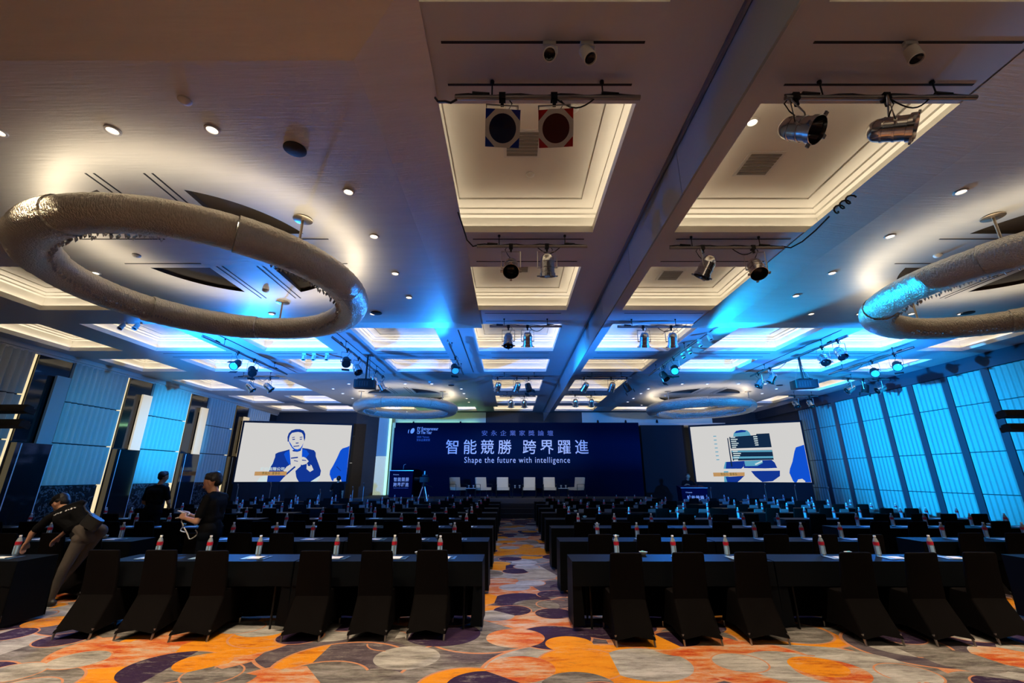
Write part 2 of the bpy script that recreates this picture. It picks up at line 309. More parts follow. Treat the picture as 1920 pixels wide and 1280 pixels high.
class MB:
    def __init__(s): s.v = []; s.f = []; s.m = []; s.mi = 0
    def add(s, vs, fs, X=None):
        o = len(s.v)
        s.v += [tuple(X @ Vector(p)) if X else tuple(p) for p in vs]
        s.f += [tuple(i + o for i in f) for f in fs]; s.m += [s.mi] * len(fs)
        return s
    def box(s, c, d, X=None):
        cx, cy_, cz = c; a, b, e = d[0] / 2, d[1] / 2, d[2] / 2
        vs = [(cx + i * a, cy_ + j * b, cz + k * e) for i in (-1, 1) for j in (-1, 1) for k in (-1, 1)]
        return s.add(vs, [(0, 1, 3, 2), (4, 6, 7, 5), (0, 4, 5, 1), (2, 3, 7, 6), (0, 2, 6, 4), (1, 5, 7, 3)], X)
    def ext(s, x0, x1, y0, y1, z0, z1, X=None):
        return s.box(((x0 + x1) / 2, (y0 + y1) / 2, (z0 + z1) / 2), (x1 - x0, y1 - y0, z1 - z0), X)
    def rbox(s, c, d, r, X=None, n=3):
        # box with rounded vertical (local z) edges
        a, b = d[0] / 2 - r, d[1] / 2 - r
        ring = []
        for sx, sy, a0 in ((1, 1, 0), (-1, 1, 90), (-1, -1, 180), (1, -1, 270)):
            for k in range(n + 1):
                t = math.radians(a0 + 90 * k / n); ring.append((c[0] + sx * a + r * math.cos(t), c[1] + sy * b + r * math.sin(t)))
        N = len(ring)
        vs = [(x, y, c[2] - d[2] / 2) for x, y in ring] + [(x, y, c[2] + d[2] / 2) for x, y in ring]
        fs = [(i, (i + 1) % N, N + (i + 1) % N, N + i) for i in range(N)] + [tuple(range(N - 1, -1, -1)), tuple(range(N, 2 * N))]
        return s.add(vs, fs, X)
    def lathe(s, prof, n=16, X=None, cap0=True, cap1=True):
        vs = []; fs = []
        for r, z in prof:
            for k in range(n):
                t = 2 * PI * k / n; vs.append((r * math.cos(t), r * math.sin(t), z))
        for i in range(len(prof) - 1):
            for k in range(n):
                k2 = (k + 1) % n; fs.append((i * n + k, i * n + k2, (i + 1) * n + k2, (i + 1) * n + k))
        if cap0: fs.append(tuple(range(n - 1, -1, -1)))
        if cap1: fs.append(tuple((len(prof) - 1) * n + k for k in range(n)))
        return s.add(vs, fs, X)
    def cyl(s, p0, p1, r0, r1=None, n=10):
        p0 = Vector(p0); p1 = Vector(p1); r1 = r0 if r1 is None else r1
        X = Matrix.Translation(p0) @ frame_z(p1 - p0)
        return s.lathe([(r0, 0), (r1, (p1 - p0).length)], n, X)
    def tube(s, pts, r, n=6):
        pts = [Vector(p) for p in pts]; vs = []; fs = []
        up = Vector((0, 0, 1))
        for i, p in enumerate(pts):
            t = (pts[min(i + 1, len(pts) - 1)] - pts[max(i - 1, 0)]).normalized()
            a = t.cross(up)
            if a.length < 1e-3: a = t.cross(Vector((1, 0, 0)))
            a.normalize(); b = t.cross(a).normalized()
            for k in range(n):
                q = 2 * PI * k / n; vs.append(tuple(p + (a * math.cos(q) + b * math.sin(q)) * r))
        for i in range(len(pts) - 1):
            for k in range(n):
                k2 = (k + 1) % n; fs.append((i * n + k, i * n + k2, (i + 1) * n + k2, (i + 1) * n + k))
        fs.append(tuple(range(n - 1, -1, -1))); fs.append(tuple((len(pts) - 1) * n + k for k in range(n)))
        return s.add(vs, fs)
    def ball(s, c, r, n=12, sc=(1, 1, 1)):
        X = Matrix.Translation(c) @ Matrix.Diagonal((*sc, 1))
        prof = [(max(1e-4, r * math.sin(PI * i / 8)), -r * math.cos(PI * i / 8)) for i in range(9)]
        return s.lathe(prof, n, X, False, False)
    def poly(s, pts, y=0.0, t=0.004):
        # flat cut-out in the local XZ plane with thickness t towards -Y
        n = len(pts)
        vs = [(x, y, z) for x, z in pts] + [(x, y - t, z) for x, z in pts]
        fs = [tuple(range(n)), tuple(range(2 * n - 1, n - 1, -1))] + [(i, (i + 1) % n, n + (i + 1) % n, n + i) for i in range(n)]
        return s.add(vs, fs)
    def mesh(s, name, mats, smooth=False):
        me = bpy.data.meshes.new(name); me.from_pydata(s.v, [], s.f)
        for m in (mats if isinstance(mats, (list, tuple)) else [mats]): me.materials.append(M[m])
        if len(set(s.m)) > 1: me.polygons.foreach_set('material_index', s.m)
        if smooth:
            me.polygons.foreach_set('use_smooth', [True] * len(me.polygons))
            try: me.set_sharp_from_angle(angle=math.radians(40))
            except Exception: pass
        bm = bmesh.new(); bm.from_mesh(me); bmesh.ops.recalc_face_normals(bm, faces=bm.faces); bm.to_mesh(me); bm.free()
        me.update(); return me
    def build(s, name, mats, parent=None, smooth=False, loc=None, rot=None):
        return link(name, s.mesh(name, mats, smooth), parent, loc, rot)

def link(name, me, parent=None, loc=None, rot=None):
    o = bpy.data.objects.new(name, me); COL.objects.link(o)
    if parent is not None: o.parent = parent
    if loc is not None: o.location = loc
    if rot is not None: o.rotation_euler = rot
    return o

def tag(o, label=None, cat=None, group=None, kind=None):
    if label: o['label'] = label
    if cat: o['category'] = cat
    if group: o['group'] = group
    if kind: o['kind'] = kind
    return o

def thing(name, label, cat, loc=(0, 0, 0), rz=0.0, group=None):
    o = bpy.data.objects.new(name, None); COL.objects.link(o); o.empty_display_size = 0.1
    o.location = loc; o.rotation_euler = (0, 0, rz)
    return tag(o, label, cat, group)

ORD = ['first', 'second', 'third', 'fourth', 'fifth', 'sixth', 'seventh', 'eighth', 'ninth', 'tenth', 'eleventh', 'twelfth', 'thirteenth', 'fourteenth', 'fifteenth', 'sixteenth', 'seventeenth', 'eighteenth']

def project(X, Y, Z):
    z = Z - CAM_H; c, s = math.cos(PITCH), math.sin(PITCH)
    d = Y * c + z * s; u = -Y * s + z * c
    if d < 0.2: return (-9999, -9999)
    return (958 + F_PX * X / d, 640 - F_PX * u / d)
def inframe(X, Y, Z, mx=40):
    x, y = project(X, Y, Z); return -mx < x < 1920 + mx and -mx < y < 1280 + mx

def text_part(name, body, size, loc, parent, material, spacing=1.0, bold=0.0, align='CENTER', width=None, rot=(PI / 2, 0, 0), thick=0.004):
    cu = bpy.data.curves.new(name, 'FONT'); cu.body = body; cu.size = size; cu.align_x = align; cu.align_y = 'CENTER'
    cu.space_character = spacing; cu.extrude = thick; cu.offset = bold; cu.resolution_u = 3
    to = bpy.data.objects.new(name, cu); COL.objects.link(to)
    bpy.context.view_layer.update()
    me = bpy.data.meshes.new_from_object(to.evaluated_get(bpy.context.evaluated_depsgraph_get()))
    bpy.data.objects.remove(to); bpy.data.curves.remove(cu)
    me.materials.clear(); me.materials.append(M[material])
    n = len(me.vertices); co = np.zeros(n * 3); me.vertices.foreach_get('co', co); co = co.reshape(-1, 3)
    if width and n:
        w = co[:, 0].max() - co[:, 0].min()
        co[:, 0] *= width / w; me.vertices.foreach_set('co', co.ravel()); me.update()
    return link(name, me, parent, loc, rot)

# ================================================================== THE SETTING
XL, XR, YB, YF, ZC = -13.75, 14.45, -8.0, 25.4, 5.3
tag(MB().ext(XL, XR, YB, YF, -0.1, 0).build('floor', 'carpet'), 'swirl patterned orange purple and grey carpet across the ballroom', kind='structure')

COLS = [(-13.2, -11.6), (-10.6, -8.5), (-7.34, -5.29), (-4.08, -1.94), (-0.96, 1.25), (2.5, 4.7), (5.75, 7.9), (8.95, 11.1), (12.1, 13.5)]
ROWS = [(-3.4, -1.1), (0.0, 2.43), (3.40, 5.78), (6.92, 9.02), (9.95, 12.35), (13.3, 15.02), (16.4, 18.65), (19.9, 22.0), (22.9, 24.8)]
SLABS = [('left front', -8.66, -0.72, 2.2, 10.22), ('right front', 4.48, 12.42, 2.2, 10.22), ('left far', -8.66, -0.72, 15.3, 23.2), ('right far', 4.48, 12.42, 15.3, 23.2)]
def covered(x0, x1, y0, y1):
    for _, a, b, c, d in SLABS:
        if x0 > a - 0.3 and x1 < b + 0.3 and y0 > c - 0.4 and y1 < d + 0.4: return True
    return False
holes = [(c, r) for c in COLS for r in ROWS if not covered(*c, *r)]
# soffit: one sheet with the coffer openings left out
xs = sorted({XL, XR} | {v for c in COLS for v in c}); ys = sorted({YB, YF} | {v for r in ROWS for v in r})
sb = MB()
hs = set(holes)
for i in range(len(xs) - 1):
    for j in range(len(ys) - 1):
        if ((xs[i], xs[i + 1]), (ys[j], ys[j + 1])) in hs: continue
        sb.add([(xs[i], ys[j], ZC), (xs[i + 1], ys[j], ZC), (xs[i + 1], ys[j + 1], ZC), (xs[i], ys[j + 1], ZC)], [(0, 3, 2, 1)])
ceiling = tag(sb.build('ceiling', 'soffit'), 'grey painted ballroom ceiling grid of beams around lit coffers', kind='structure')

PROF = [(0, ZC), (0, ZC + 0.11), (0.03, ZC + 0.11), (0.03, ZC + 0.03), (0.16, ZC + 0.03), (0.16, ZC + 0.36), (0.11, ZC + 0.38), (0.11, ZC + 0.41), (0.03, ZC + 0.43), (0.03, ZC + 0.455), (-0.17, ZC + 0.465), (-0.17, ZC + 0.485), (-0.20, ZC + 0.485), (-0.20, ZC + 0.475)]
def coffer(c, r, led):
    cx, cy_ = (c[0] + c[1]) / 2, (r[0] + r[1]) / 2; a, b = (c[1] - c[0]) / 2, (r[1] - r[0]) / 2
    mb = MB(); vs = []; fs = []
    for d, z in PROF:
        vs += [(-a - d, -b - d, z), (a + d, -b - d, z), (a + d, b + d, z), (-a - d, b + d, z)]
    n = len(PROF)
    for i in range(n - 1):
        for k in range(4):
            k2 = (k + 1) % 4; fs.append((i * 4 + k, (i + 1) * 4 + k, (i + 1) * 4 + k2, i * 4 + k2))
    fs.append(tuple((n - 1) * 4 + k for k in range(4)))
    mb.add(vs, fs)
    o = mb.build('ceiling_coffer', 'coffer', ceiling, loc=(cx, cy_, 0))
    if led:
        z = ZC + 0.036; e = MB()
        for (x0, x1, y0, y1) in ((-a, a, b + 0.035, b + 0.155), (-a, a, -b - 0.155, -b - 0.035), (a + 0.035, a + 0.155, -b, b), (-a - 0.155, -a - 0.035, -b, b)):
            e.add([(x0, y0, z), (x1, y0, z), (x1, y1, z), (x0, y1, z)], [(0, 1, 2, 3)])
        e.build('cove_light', led, o)
    return o
for c, r in holes:
    if r[1] < 0: led = None
    elif r[0] < 9: led = 'cove_dim' if -2 < c[0] < 5 else 'cove'
    elif 13 < r[0] < 19: led = 'cove_dim' if -11 < c[0] < 12 else 'cove'
    else: led = 'cove'
    coffer(c, r, led)

# track slots along the cross beams of the centre bays
def slot(x0, x1, y, w=0.022):
    MB().ext(x0, x1, y - w / 2, y + w / 2, ZC - 0.004, ZC + 0.01).build('track_slot', 'slot', ceiling)
for y in (2.76, 3.18, 5.98, 6.72, 9.22, 9.75, 12.55, 13.08, 15.55, 16.2, 18.9, 19.6):
    slot(-0.6, 1.15, y); slot(2.6, 4.4, y)
for y in (12.62, 13.02):
    for c in COLS[1:4] + COLS[6:8]: slot(c[0], c[1], y, 0.03)
for x in (-4.55, -7.75, -1.35, 8.45, 5.15): 
    MB().ext(x - 0.012, x + 0.012, 10.4, 15.1, ZC - 0.004, ZC + 0.01).build('track_slot', 'slot', ceiling)

# dropped ceiling panels (shallow inverted trays) with four quadrant vent openings each
DROP, BEV = 0.09, 0.65
def slab_panel(nm, x0, x1, y0, y1):
    cx, cy_ = (x0 + x1) / 2, (y0 + y1) / 2; a, b = (x1 - x0) / 2, (y1 - y0) / 2
    zi = ZC - DROP - 0.01; zo = ZC - 0.012
    cu = bpy.data.curves.new('panel', 'CURVE'); cu.dimensions = '2D'; cu.fill_mode = 'BOTH'
    def spl(pts):
        s = cu.splines.new('POLY'); s.points.add(len(pts) - 1); s.use_cyclic_u = True
        for p, q in zip(s.points, pts): p.co = (q[0], q[1], 0, 1)
    ai, bi = a - BEV, b - BEV
    spl([(-ai, -bi), (ai, -bi), (ai, bi), (-ai, bi)])
    quads = []
    g, R = 0.55, 1.68
    for sx, sy in ((1, 1), (-1, 1), (-1, -1), (1, -1)):
        t0 = math.asin(g / R); t1 = PI / 2 - t0
        pts = [(sx * g, sy * g)] + [(sx * R * math.cos(t0 + (t1 - t0) * k / 12), sy * R * math.sin(t0 + (t1 - t0) * k / 12)) for k in range(13)]
        spl(pts); quads.append(pts)
    to = bpy.data.objects.new('panel', cu); COL.objects.link(to); bpy.context.view_layer.update()
    me = bpy.data.meshes.new_from_object(to.evaluated_get(bpy.context.evaluated_depsgraph_get()))
    bpy.data.objects.remove(to); bpy.data.curves.remove(cu)
    bm = bmesh.new(); bm.from_mesh(me)
    for v in bm.verts: v.co.z = zi
    A = [bm.verts.new((sx * ai, sy * bi, zi)) for sx, sy in ((-1, -1), (1, -1), (1, 1), (-1, 1))]
    B = [bm.verts.new((sx * a, sy * b, zo)) for sx, sy in ((-1, -1), (1, -1), (1, 1), (-1, 1))]
    for k in range(4): bm.faces.new((A[k], A[(k + 1) % 4], B[(k + 1) % 4], B[k]))
    bmesh.ops.remove_doubles(bm, verts=bm.verts, dist=1e-4)
    bm.to_mesh(me); bm.free()
    me.materials.clear(); me.materials.append(M['slab'])
    o = link('dropped_panel', me, ceiling, (cx, cy_, 0))
    for pts in quads:
        mb = MB(); n = len(pts); h = 0.06
        mb.add([(x, y, zi) for x, y in pts] + [(x, y, zi + h) for x, y in pts], [(i, (i + 1) % n, n + (i + 1) % n, n + i) for i in range(n)] + [tuple(range(n, 2 * n))])
        mb.build('vent_opening', 'hole', o)
    for sx in (-1, 1):
        for off in (0.40, 0.30):
            MB().ext(sx * off - 0.012, sx * off + 0.012, -1.9, -0.5, zi - 0.003, zi + 0.01).build('air_slot', 'slot', o)
            MB().ext(sx * off - 0.012, sx * off + 0.012, 0.5, 1.9, zi - 0.003, zi + 0.01).build('air_slot', 'slot', o)
    for sy in (-1, 1):
        MB().ext(-1.9, -0.6, sy * 0.40 - 0.012, sy * 0.40 + 0.012, zi - 0.003, zi + 0.01).build('air_slot', 'slot', o)
        MB().ext(0.6, 1.9, sy * 0.40 - 0.012, sy * 0.40 + 0.012, zi - 0.003, zi + 0.01).build('air_slot', 'slot', o)
    return cx, cy_, zi
# ------------------------------------------------------------------ downlights, detectors, ring chandeliers
me_trim = MB().lathe([(0.075, 0), (0.075, -0.012), (0.055, -0.014), (0.050, 0.0)], 20, None, False, False).mesh('trim', 'white_plastic', True)
me_lens = MB().lathe([(0.052, -0.004), (0.001, -0.006)], 20, None, False, False).mesh('lens', 'down')
me_disc = MB().lathe([(0.12, 0), (0.12, -0.012), (0.10, -0.02), (0.001, -0.022)], 24, None, False, False).mesh('grille', 'slot', True)
me_det = MB().lathe([(0.06, 0), (0.06, -0.015), (0.045, -0.03), (0.02, -0.045), (0.001, -0.046)], 16, None, False, False).mesh('detector', 'white_plastic', True)
def downlight(x, y, z, label, group):
    t = thing('ceiling_downlight', label, 'downlight', (x, y, z), 0, group)
    link('trim', me_trim, t); link('lens', me_lens, t)
DL = [(2.62, -1.55), (2.62, -0.48), (2.62, 0.77), (2.62, 1.85), (1.6, 2.78), (0.5, 2.78), (-0.66, 2.78), (-1.74, 2.78), (-2.72, 1.77), (-2.72, 0.75), (-2.72, -0.48), (-2.72, -1.55), (-1.7, -2.57), (-0.7, -2.55), (0.52, -2.57), (1.57, -2.58)]
ring_me = {}
def ring(nm, cx, cy_, label):
    R, A, B = 2.03, 0.27, 0.235; zc = 4.62
    t = thing('ring_chandelier', label, 'chandelier', (cx, cy_, zc), 0, 'ring chandeliers under the dropped panels')
    nseg, npf = 7, 22
    if not ring_me:
        prof = [(A * math.sin(q), -B * math.cos(q) * (1.0 if math.cos(q) > 0 else 0.95)) for q in [math.radians(-150 + 300 * k / npf) for k in range(npf + 1)]]
        ring_me['segs'] = []
        for sgi in range(nseg):
            a0 = 2 * PI * sgi / nseg + 0.003; a1 = 2 * PI * (sgi + 1) / nseg - 0.003; na = 30
            grow = 1.0 if sgi % 2 == 0 else 0.93
            vs = []; fs = []
            for i in range(na + 1):
                q = a0 + (a1 - a0) * i / na
                for u, w in prof:
                    jit = 0.004 * math.sin(i * 2.3 + u * 70) + random.uniform(-0.003, 0.003)
                    rr = R + u * grow * (1 + jit * 3); vs.append((rr * math.cos(q), rr * math.sin(q), w * grow * (1 + jit * 3)))
            n = npf + 1
            for i in range(na):
                for k in range(npf): fs.append((i * n + k, (i + 1) * n + k, (i + 1) * n + k + 1, i * n + k + 1))
            fs += [tuple(range(n)), tuple(range(na * n, na * n + n))]
            ring_me['segs'].append(MB().add(vs, fs).mesh('ring_segment', 'hammered', True))
        e = MB(); vs = []; fs = []
        for i in range(72):
            q = 2 * PI * i / 72
            vs += [((R - 0.07) * math.cos(q), (R - 0.07) * math.sin(q), B * 0.55), ((R + 0.07) * math.cos(q), (R + 0.07) * math.sin(q), B * 0.55)]
        for i in range(72):
            j = (i + 1) % 72; fs.append((2 * i, 2 * i + 1, 2 * j + 1, 2 * j))
        ring_me['led'] = MB().add(vs, fs).mesh('light_trough', 'ring_led')
        c = MB()
        for i in range(260):
            q = 2 * PI * i / 260
            if (i // 26) % 5 == 3: continue
            rr = R - A * 0.80 + random.uniform(-0.02, 0.03); z = -B * 0.62 - random.uniform(0.0, 0.05); s_ = random.uniform(0.016, 0.026)
            p = Vector((rr * math.cos(q), rr * math.sin(q), z))
            c.add([p + Vector(d) * s_ for d in ((1, 0, 0), (0, 1, 0), (-1, 0, 0), (0, -1, 0), (0, 0, 1.4), (0, 0, -1.8))], [(0, 1, 4), (1, 2, 4), (2, 3, 4), (3, 0, 4), (1, 0, 5), (2, 1, 5), (3, 2, 5), (0, 3, 5)])
        ring_me['cry'] = c.mesh('crystal_fringe', 'crystal')
        ring_me['rod'] = MB().cyl((0, 0, 0.2), (0, 0, 0.59), 0.018).mesh('rod', 'bronze', True)
        ring_me['can'] = MB().lathe([(0.13, 0.575), (0.13, 0.565), (0.12, 0.56), (0.001, 0.558)], 24, None, False, False).mesh('rod_canopy', 'bronze', True)
    for me in ring_me['segs']: link('ring_segment', me, t)
    link('light_trough', ring_me['led'], t)
    tag(link('crystal_fringe', ring_me['cry'], t), 'clear crystal drops', kind='stuff')
    for ang in (-30, 92, 212):
        q = math.radians(ang); r = link('rod', ring_me['rod'], t, (R * math.cos(q), R * math.sin(q), 0)); link('rod_canopy', ring_me['can'], r)
for nm, x0, x1, y0, y1 in SLABS:
    cx, cy_, zi = slab_panel(nm, x0, x1, y0, y1)
    side = nm.split()
    word = {'left front': 'nearest on the left', 'right front': 'nearest, cut by the frame on the right', 'left far': 'above the left end of the stage', 'right far': 'above the right end of the stage'}[nm]
    ring(nm, cx, cy_ + 0.08, 'large hammered bronze ring chandelier ' + word)
    for k, (dx, dy) in enumerate(DL):
        x, y = cx + dx, cy_ + dy
        if inframe(x, y, zi):
            downlight(x, y, zi, f'{ORD[k]} recessed downlight clockwise round the {nm} ring chandelier panel', f'downlights in the {nm} dropped panel')
    for dx, dy in ((2.3, -2.3), (1.7, 2.72)):
        if inframe(cx + dx, cy_ + dy, zi):
            tag(link('ceiling_speaker', me_disc, None, (cx + dx, cy_ + dy, zi)), f'round dark ceiling speaker in {nm} panel, ' + ('near corner' if dy < 0 else 'far corner'), 'speaker', 'round ceiling speakers')
    for j, (dx, dy) in enumerate(((1.55, -2.95), (-1.45, 0.1), (-0.1, 1.5))):
        if inframe(cx + dx, cy_ + dy, zi):
            tag(link('smoke_detector', me_det, None, (cx + dx, cy_ + dy, zi)), f'small round detector on {nm} panel ' + ('by its near edge', 'inside the ring, left side', 'inside the ring, far side')[j], 'detector', 'ceiling detectors')
# items in the coffers over the aisle
ZT = ZC + 0.475
k = 0
for ci, (col, nmc) in enumerate(((COLS[4], 'left of the glass fin'), (COLS[5], 'right of the glass fin'))):
    for ri, r in enumerate(ROWS[2:7]):
        cx = (col[0] + col[1]) / 2; cyy = (r[0] + r[1]) / 2
        if ci == 0:
            spots = [(cx + 0.42, r[0] + 0.85)]
        else:
            spots = [(cx - 0.72, r[0] + 0.72)]
        for sx, sy in spots:
            downlight(sx, sy, ZT, f'recessed downlight in the {ORD[ri]} coffer {nmc}', 'downlights in the aisle coffers')
        if ri < 2:
            g = thing('air_vent', f'square air grille in the {ORD[ri]} coffer {nmc}', 'vent', (cx + (0.0 if ci == 0 else -0.25), cyy - 0.12 if ci == 0 else cyy + 0.25, ZT))
            MB().ext(-0.24, 0.24, -0.24, 0.24, -0.012, 0).build('frame', 'white_plastic', g)
            for q in range(7): MB().box((0, -0.18 + 0.06 * q, -0.016), (0.40, 0.045, 0.004)).build('slat', 'grille', g)
for (x, y, w) in ((0.0, 3.92, 'left'), (0.72, 3.92, 'right'), (0.27, 5.05, 'far')):
    tag(link('smoke_detector', me_det, None, (x, y, ZT)), f'round white detector in the nearest aisle coffer, {w} one', 'detector', 'ceiling detectors')

# glass smoke barrier hanging from the middle of the central beam
g = thing('glass_smoke_barrier', 'long glass fin hanging under the central ceiling beam', 'glass barrier', (1.88, 0, ZC))
for k in range(12):
    y0 = -0.2 + 2.1 * k
    MB().ext(-0.012, 0.012, y0 + 0.006, min(y0 + 2.094, 24.9), -0.62, -0.01).build('glass_pane', 'glass', g)
MB().ext(-0.05, -0.02, -0.2, 24.9, -0.05, 0).build('top_channel', 'darksteel', g)
MB().ext(0.02, 0.05, -0.2, 24.9, -0.05, 0).build('top_channel', 'darksteel', g)

# ------------------------------------------------------------------ walls
wl = tag(MB().ext(XL - 0.15, XL, YB, YF, -0.1, ZC + 0.1).build('wall_left', 'wallgrey'), 'dark side wall with ribbed panels and black mirror pilasters', kind='structure')
wr = tag(MB().ext(XR, XR + 0.15, YB, YF, -0.1, ZC + 0.1).build('wall_right', 'wallgrey'), 'side wall of blue lit ribbed panels between dark strips', kind='structure')
wf = tag(MB().ext(XL, XR, YF, YF + 0.15, -0.1, ZC + 0.1).build('wall_front', 'wallgrey'), 'dark wall behind the stage', kind='structure')
wb = tag(MB().ext(XL, XR, YB - 0.15, YB, -0.1, ZC + 0.1).build('wall_back', 'brownwall'), 'dark brown wall behind the seating', kind='structure')
tag(MB().ext(XL, XL + 0.12, YB, YF, ZC - 0.13, ZC - 0.002).ext(XL, XL + 0.06, YB, YF, ZC - 0.2, ZC - 0.13).build('trim_1', 'crown'), 'cream crown moulding along the mirror pilaster wall', kind='structure')
tag(MB().ext(XR - 0.1, XR, YB, YF, 4.86, ZC - 0.002).build('trim_2', 'cornice'), 'deep dark cornice above the blue panels', kind='structure')

def wave_mesh(w, h, nw, amp=0.026, depth=0.034, m='wave'):
    vs = []; fs = []; n = nw * 8
    for i in range(n + 1):
        y = w * i / n; x = depth + amp * math.cos(2 * PI * i / 8)
        vs += [(x, y, 0.008), (x, y, h - 0.008)]
    for i in range(n): fs.append((2 * i, 2 * i + 2, 2 * i + 3, 2 * i + 1))
    b = len(vs)
    vs += [(0, 0, 0.008), (0, w, 0.008), (0, w, h - 0.008), (0, 0, h - 0.008)]
    fs += [(b, b + 3, 1, 0), (b + 1, 2 * n, 2 * n + 1, b + 2)]
    fs.append(tuple([b + 1, b] + [2 * i for i in range(n + 1)]))
    fs.append(tuple([b + 3, b + 2] + [2 * i + 1 for i in range(n, -1, -1)]))
    return MB().add(vs, fs).mesh('ribbed_panel', m, True)
mwl = wave_mesh(0.965, 1.21, 5, 0.06, 0.07)
rows_l = [1.46, 2.69, 3.92]
for k in range(-1, 4):
    ys_ = 12.05 + 3.15 * k
    ye = ys_ + 3.15
    if ys_ + 1 > YF: continue
    # black mirror pilaster
    MB().ext(XL, XL + 0.07, ys_, ys_ + 1.0, 2.66, 5.1).build('mirror_panel', 'blackglass', wl)
    p = MB().ext(XL, XL + 0.22, ys_ + 0.02, ys_ + 0.98, 0.0, 2.62).build('mirror_panel', 'blackglass', wl)
    MB().ext(XL + 0.20, XL + 0.225, ys_ + 0.13, ys_ + 0.155, 0.2, 2.6).build('edge_glint', 'edgeglow', p)  # pale strip painted for the light caught along the glass edge
    MB().ext(XL + 0.20, XL + 0.225, ys_ + 0.965, ys_ + 0.985, 0.2, 2.6).build('edge_glint', 'edgeglow', p)  # same painted glint at the far edge
    if ys_ + 3.15 < 25.6:
        for j, z in enumerate(rows_l):
            for q in range(2):
                link('ribbed_panel', mwl, wl, (XL, ys_ + 1.03 + 0.97 * q, z))
        MB().ext(XL, XL + 0.05, ys_ + 1.0, ye - 0.2, 0.02, 1.44).build('marble_panel', 'marble', wl)
        MB().ext(XL, XL + 0.03, ye - 0.19, ye - 0.03, 0.02, 5.1).build('strip_light', 'striplight', wl)
    s = thing('wall_sconce', f'tall flat parchment wall sconce on the {ORD[k + 1]} mirror pilaster from the camera', 'wall lamp', (XL + 0.07, ys_ + 0.72, 3.6), 0, 'sconces along the mirror wall')
    off = k <= 0
    MB().ext(0.08, 0.15, -0.21, 0.21, -1.0, 1.0).build('shade', 'sconce_off' if off else 'sconce', s)
    MB().ext(0.0, 0.085, -0.08, 0.08, -0.8, 0.8).build('back_plate', 'black', s)

mwr = {h: wave_mesh(1.03, h, 6, 0.024, 0.034, 'wave_r') for h in (0.86, 1.22, 1.42, 0.98)}
rows_r = [(0.34, 0.86), (1.21, 1.22), (2.44, 1.42), (3.87, 0.98)]
for k in range(-4, 7):
    yc = 12.74 + 1.285 * k
    MB().ext(XR - 0.07, XR, yc - 0.11, yc + 0.11, 0.0, 4.88).build('wall_strip', 'column', wr)
    for z, h in rows_r:
        o = link('ribbed_panel', mwr[h], wr, (XR, yc + 0.125 + 1.03, z), (0, 0, PI))
MB().ext(XR - 0.06, XR, YB, YF, 0, 0.33).build('skirting', 'column', wr)

# front wall: pale fascia bands either side of a dark centre, glass column, dark door
MB().ext(-7.6, -1.45, 25.0, 25.38, 4.55, 5.24).build('fascia_panel', 'fascia', wf)
MB().ext(-1.45, 4.1, 25.0, 25.38, 4.3, 5.24).build('fascia_panel', 'fasciadark', wf)
MB().ext(4.1, 11.6, 25.0, 25.38, 4.62, 5.24).build('fascia_panel', 'fascia', wf)
MB().ext(6.6, 12.2, 24.75, 25.38, 4.40, 4.60).build('fascia_ledge', 'crown', wf)
MB().ext(-6.6, -1.9, 24.86, 24.9, 4.46, 4.54).build('green_cove_light', 'green', wf)
MB().ext(-7.38, -6.80, 24.3, 24.5, 0.75, 2.75).build('glass_panel', 'seedglass', wf)
MB().ext(-7.38, -6.80, 24.32, 24.5, 2.76, 5.2).build('glass_panel', 'paleglass', wf)
MB().ext(-6.79, -6.72, 24.25, 24.5, 0.75, 5.2).build('column_edge', 'edge_added_glow', wf)  # edge strip with an added glow
MB().ext(-6.70, -6.5, 24.6, 25.4, 0.75, 4.6).build('column_edge', 'fascia', wf)
MB().ext(-8.75, -7.40, 24.6, 25.38, 0.0, 5.2).build('brown_wall_panel', 'brownwall', wf)
d = tag(MB().ext(-10.0, -8.75, 25.2, 25.38, 0.0, 3.9).build('door_1', 'wallgrey'), 'dark double height door beside the left projection screen', kind='structure')
MB().ext(-10.0, -8.80, 25.16, 25.2, 3.86, 3.95).build('door_frame', 'column', d)
MB().ext(-8.82, -8.75, 25.16, 25.2, 0, 3.95).build('door_frame', 'column', d)
MB().ext(-9.2, -8.95, 25.12, 25.2, 2.40, 2.44).build('door_handle', 'steel', d)
MB().ext(7.2, 9.6, 24.2, 25.2, 0.0, 4.42).build('black_curtain', 'blackdrape', wf)
for q, (x, z) in enumerate(((-7.25, 4.82), (-5.6, 4.62), (-2.9, 4.62), (5.0, 4.70), (6.6, 4.70), (8.4, 4.72))):
    s = thing('wall_speaker', f'{ORD[q]} small black speaker from the left on the fascia over the stage', 'speaker', (x, 24.98, z), 0, 'fascia speakers')
    MB().lathe([(0.05, -0.10), (0.07, -0.08), (0.05, 0.06), (0.02, 0.10)], 10).build('body', 'black', s, True, rot=(0, 0, 0))
    MB().box((0, 0.03, 0.05), (0.03, 0.06, 0.03)).build('bracket', 'black', s)

# ------------------------------------------------------------------ stage
st = thing('stage', 'low dark carpeted stage in front of the blue backdrop', 'stage', (0.3, 20.6, 0))
MB().ext(-7.6, 6.4, 0, 3.6, 0.0, 0.75).build('platform', 'stage', st)
for k in range(3):
    MB().ext(-1.7, 2.0, -0.28 * (k + 1), -0.28 * k - 0.002, 0, 0.56 - 0.19 * k).build('step', 'stagestep', st)

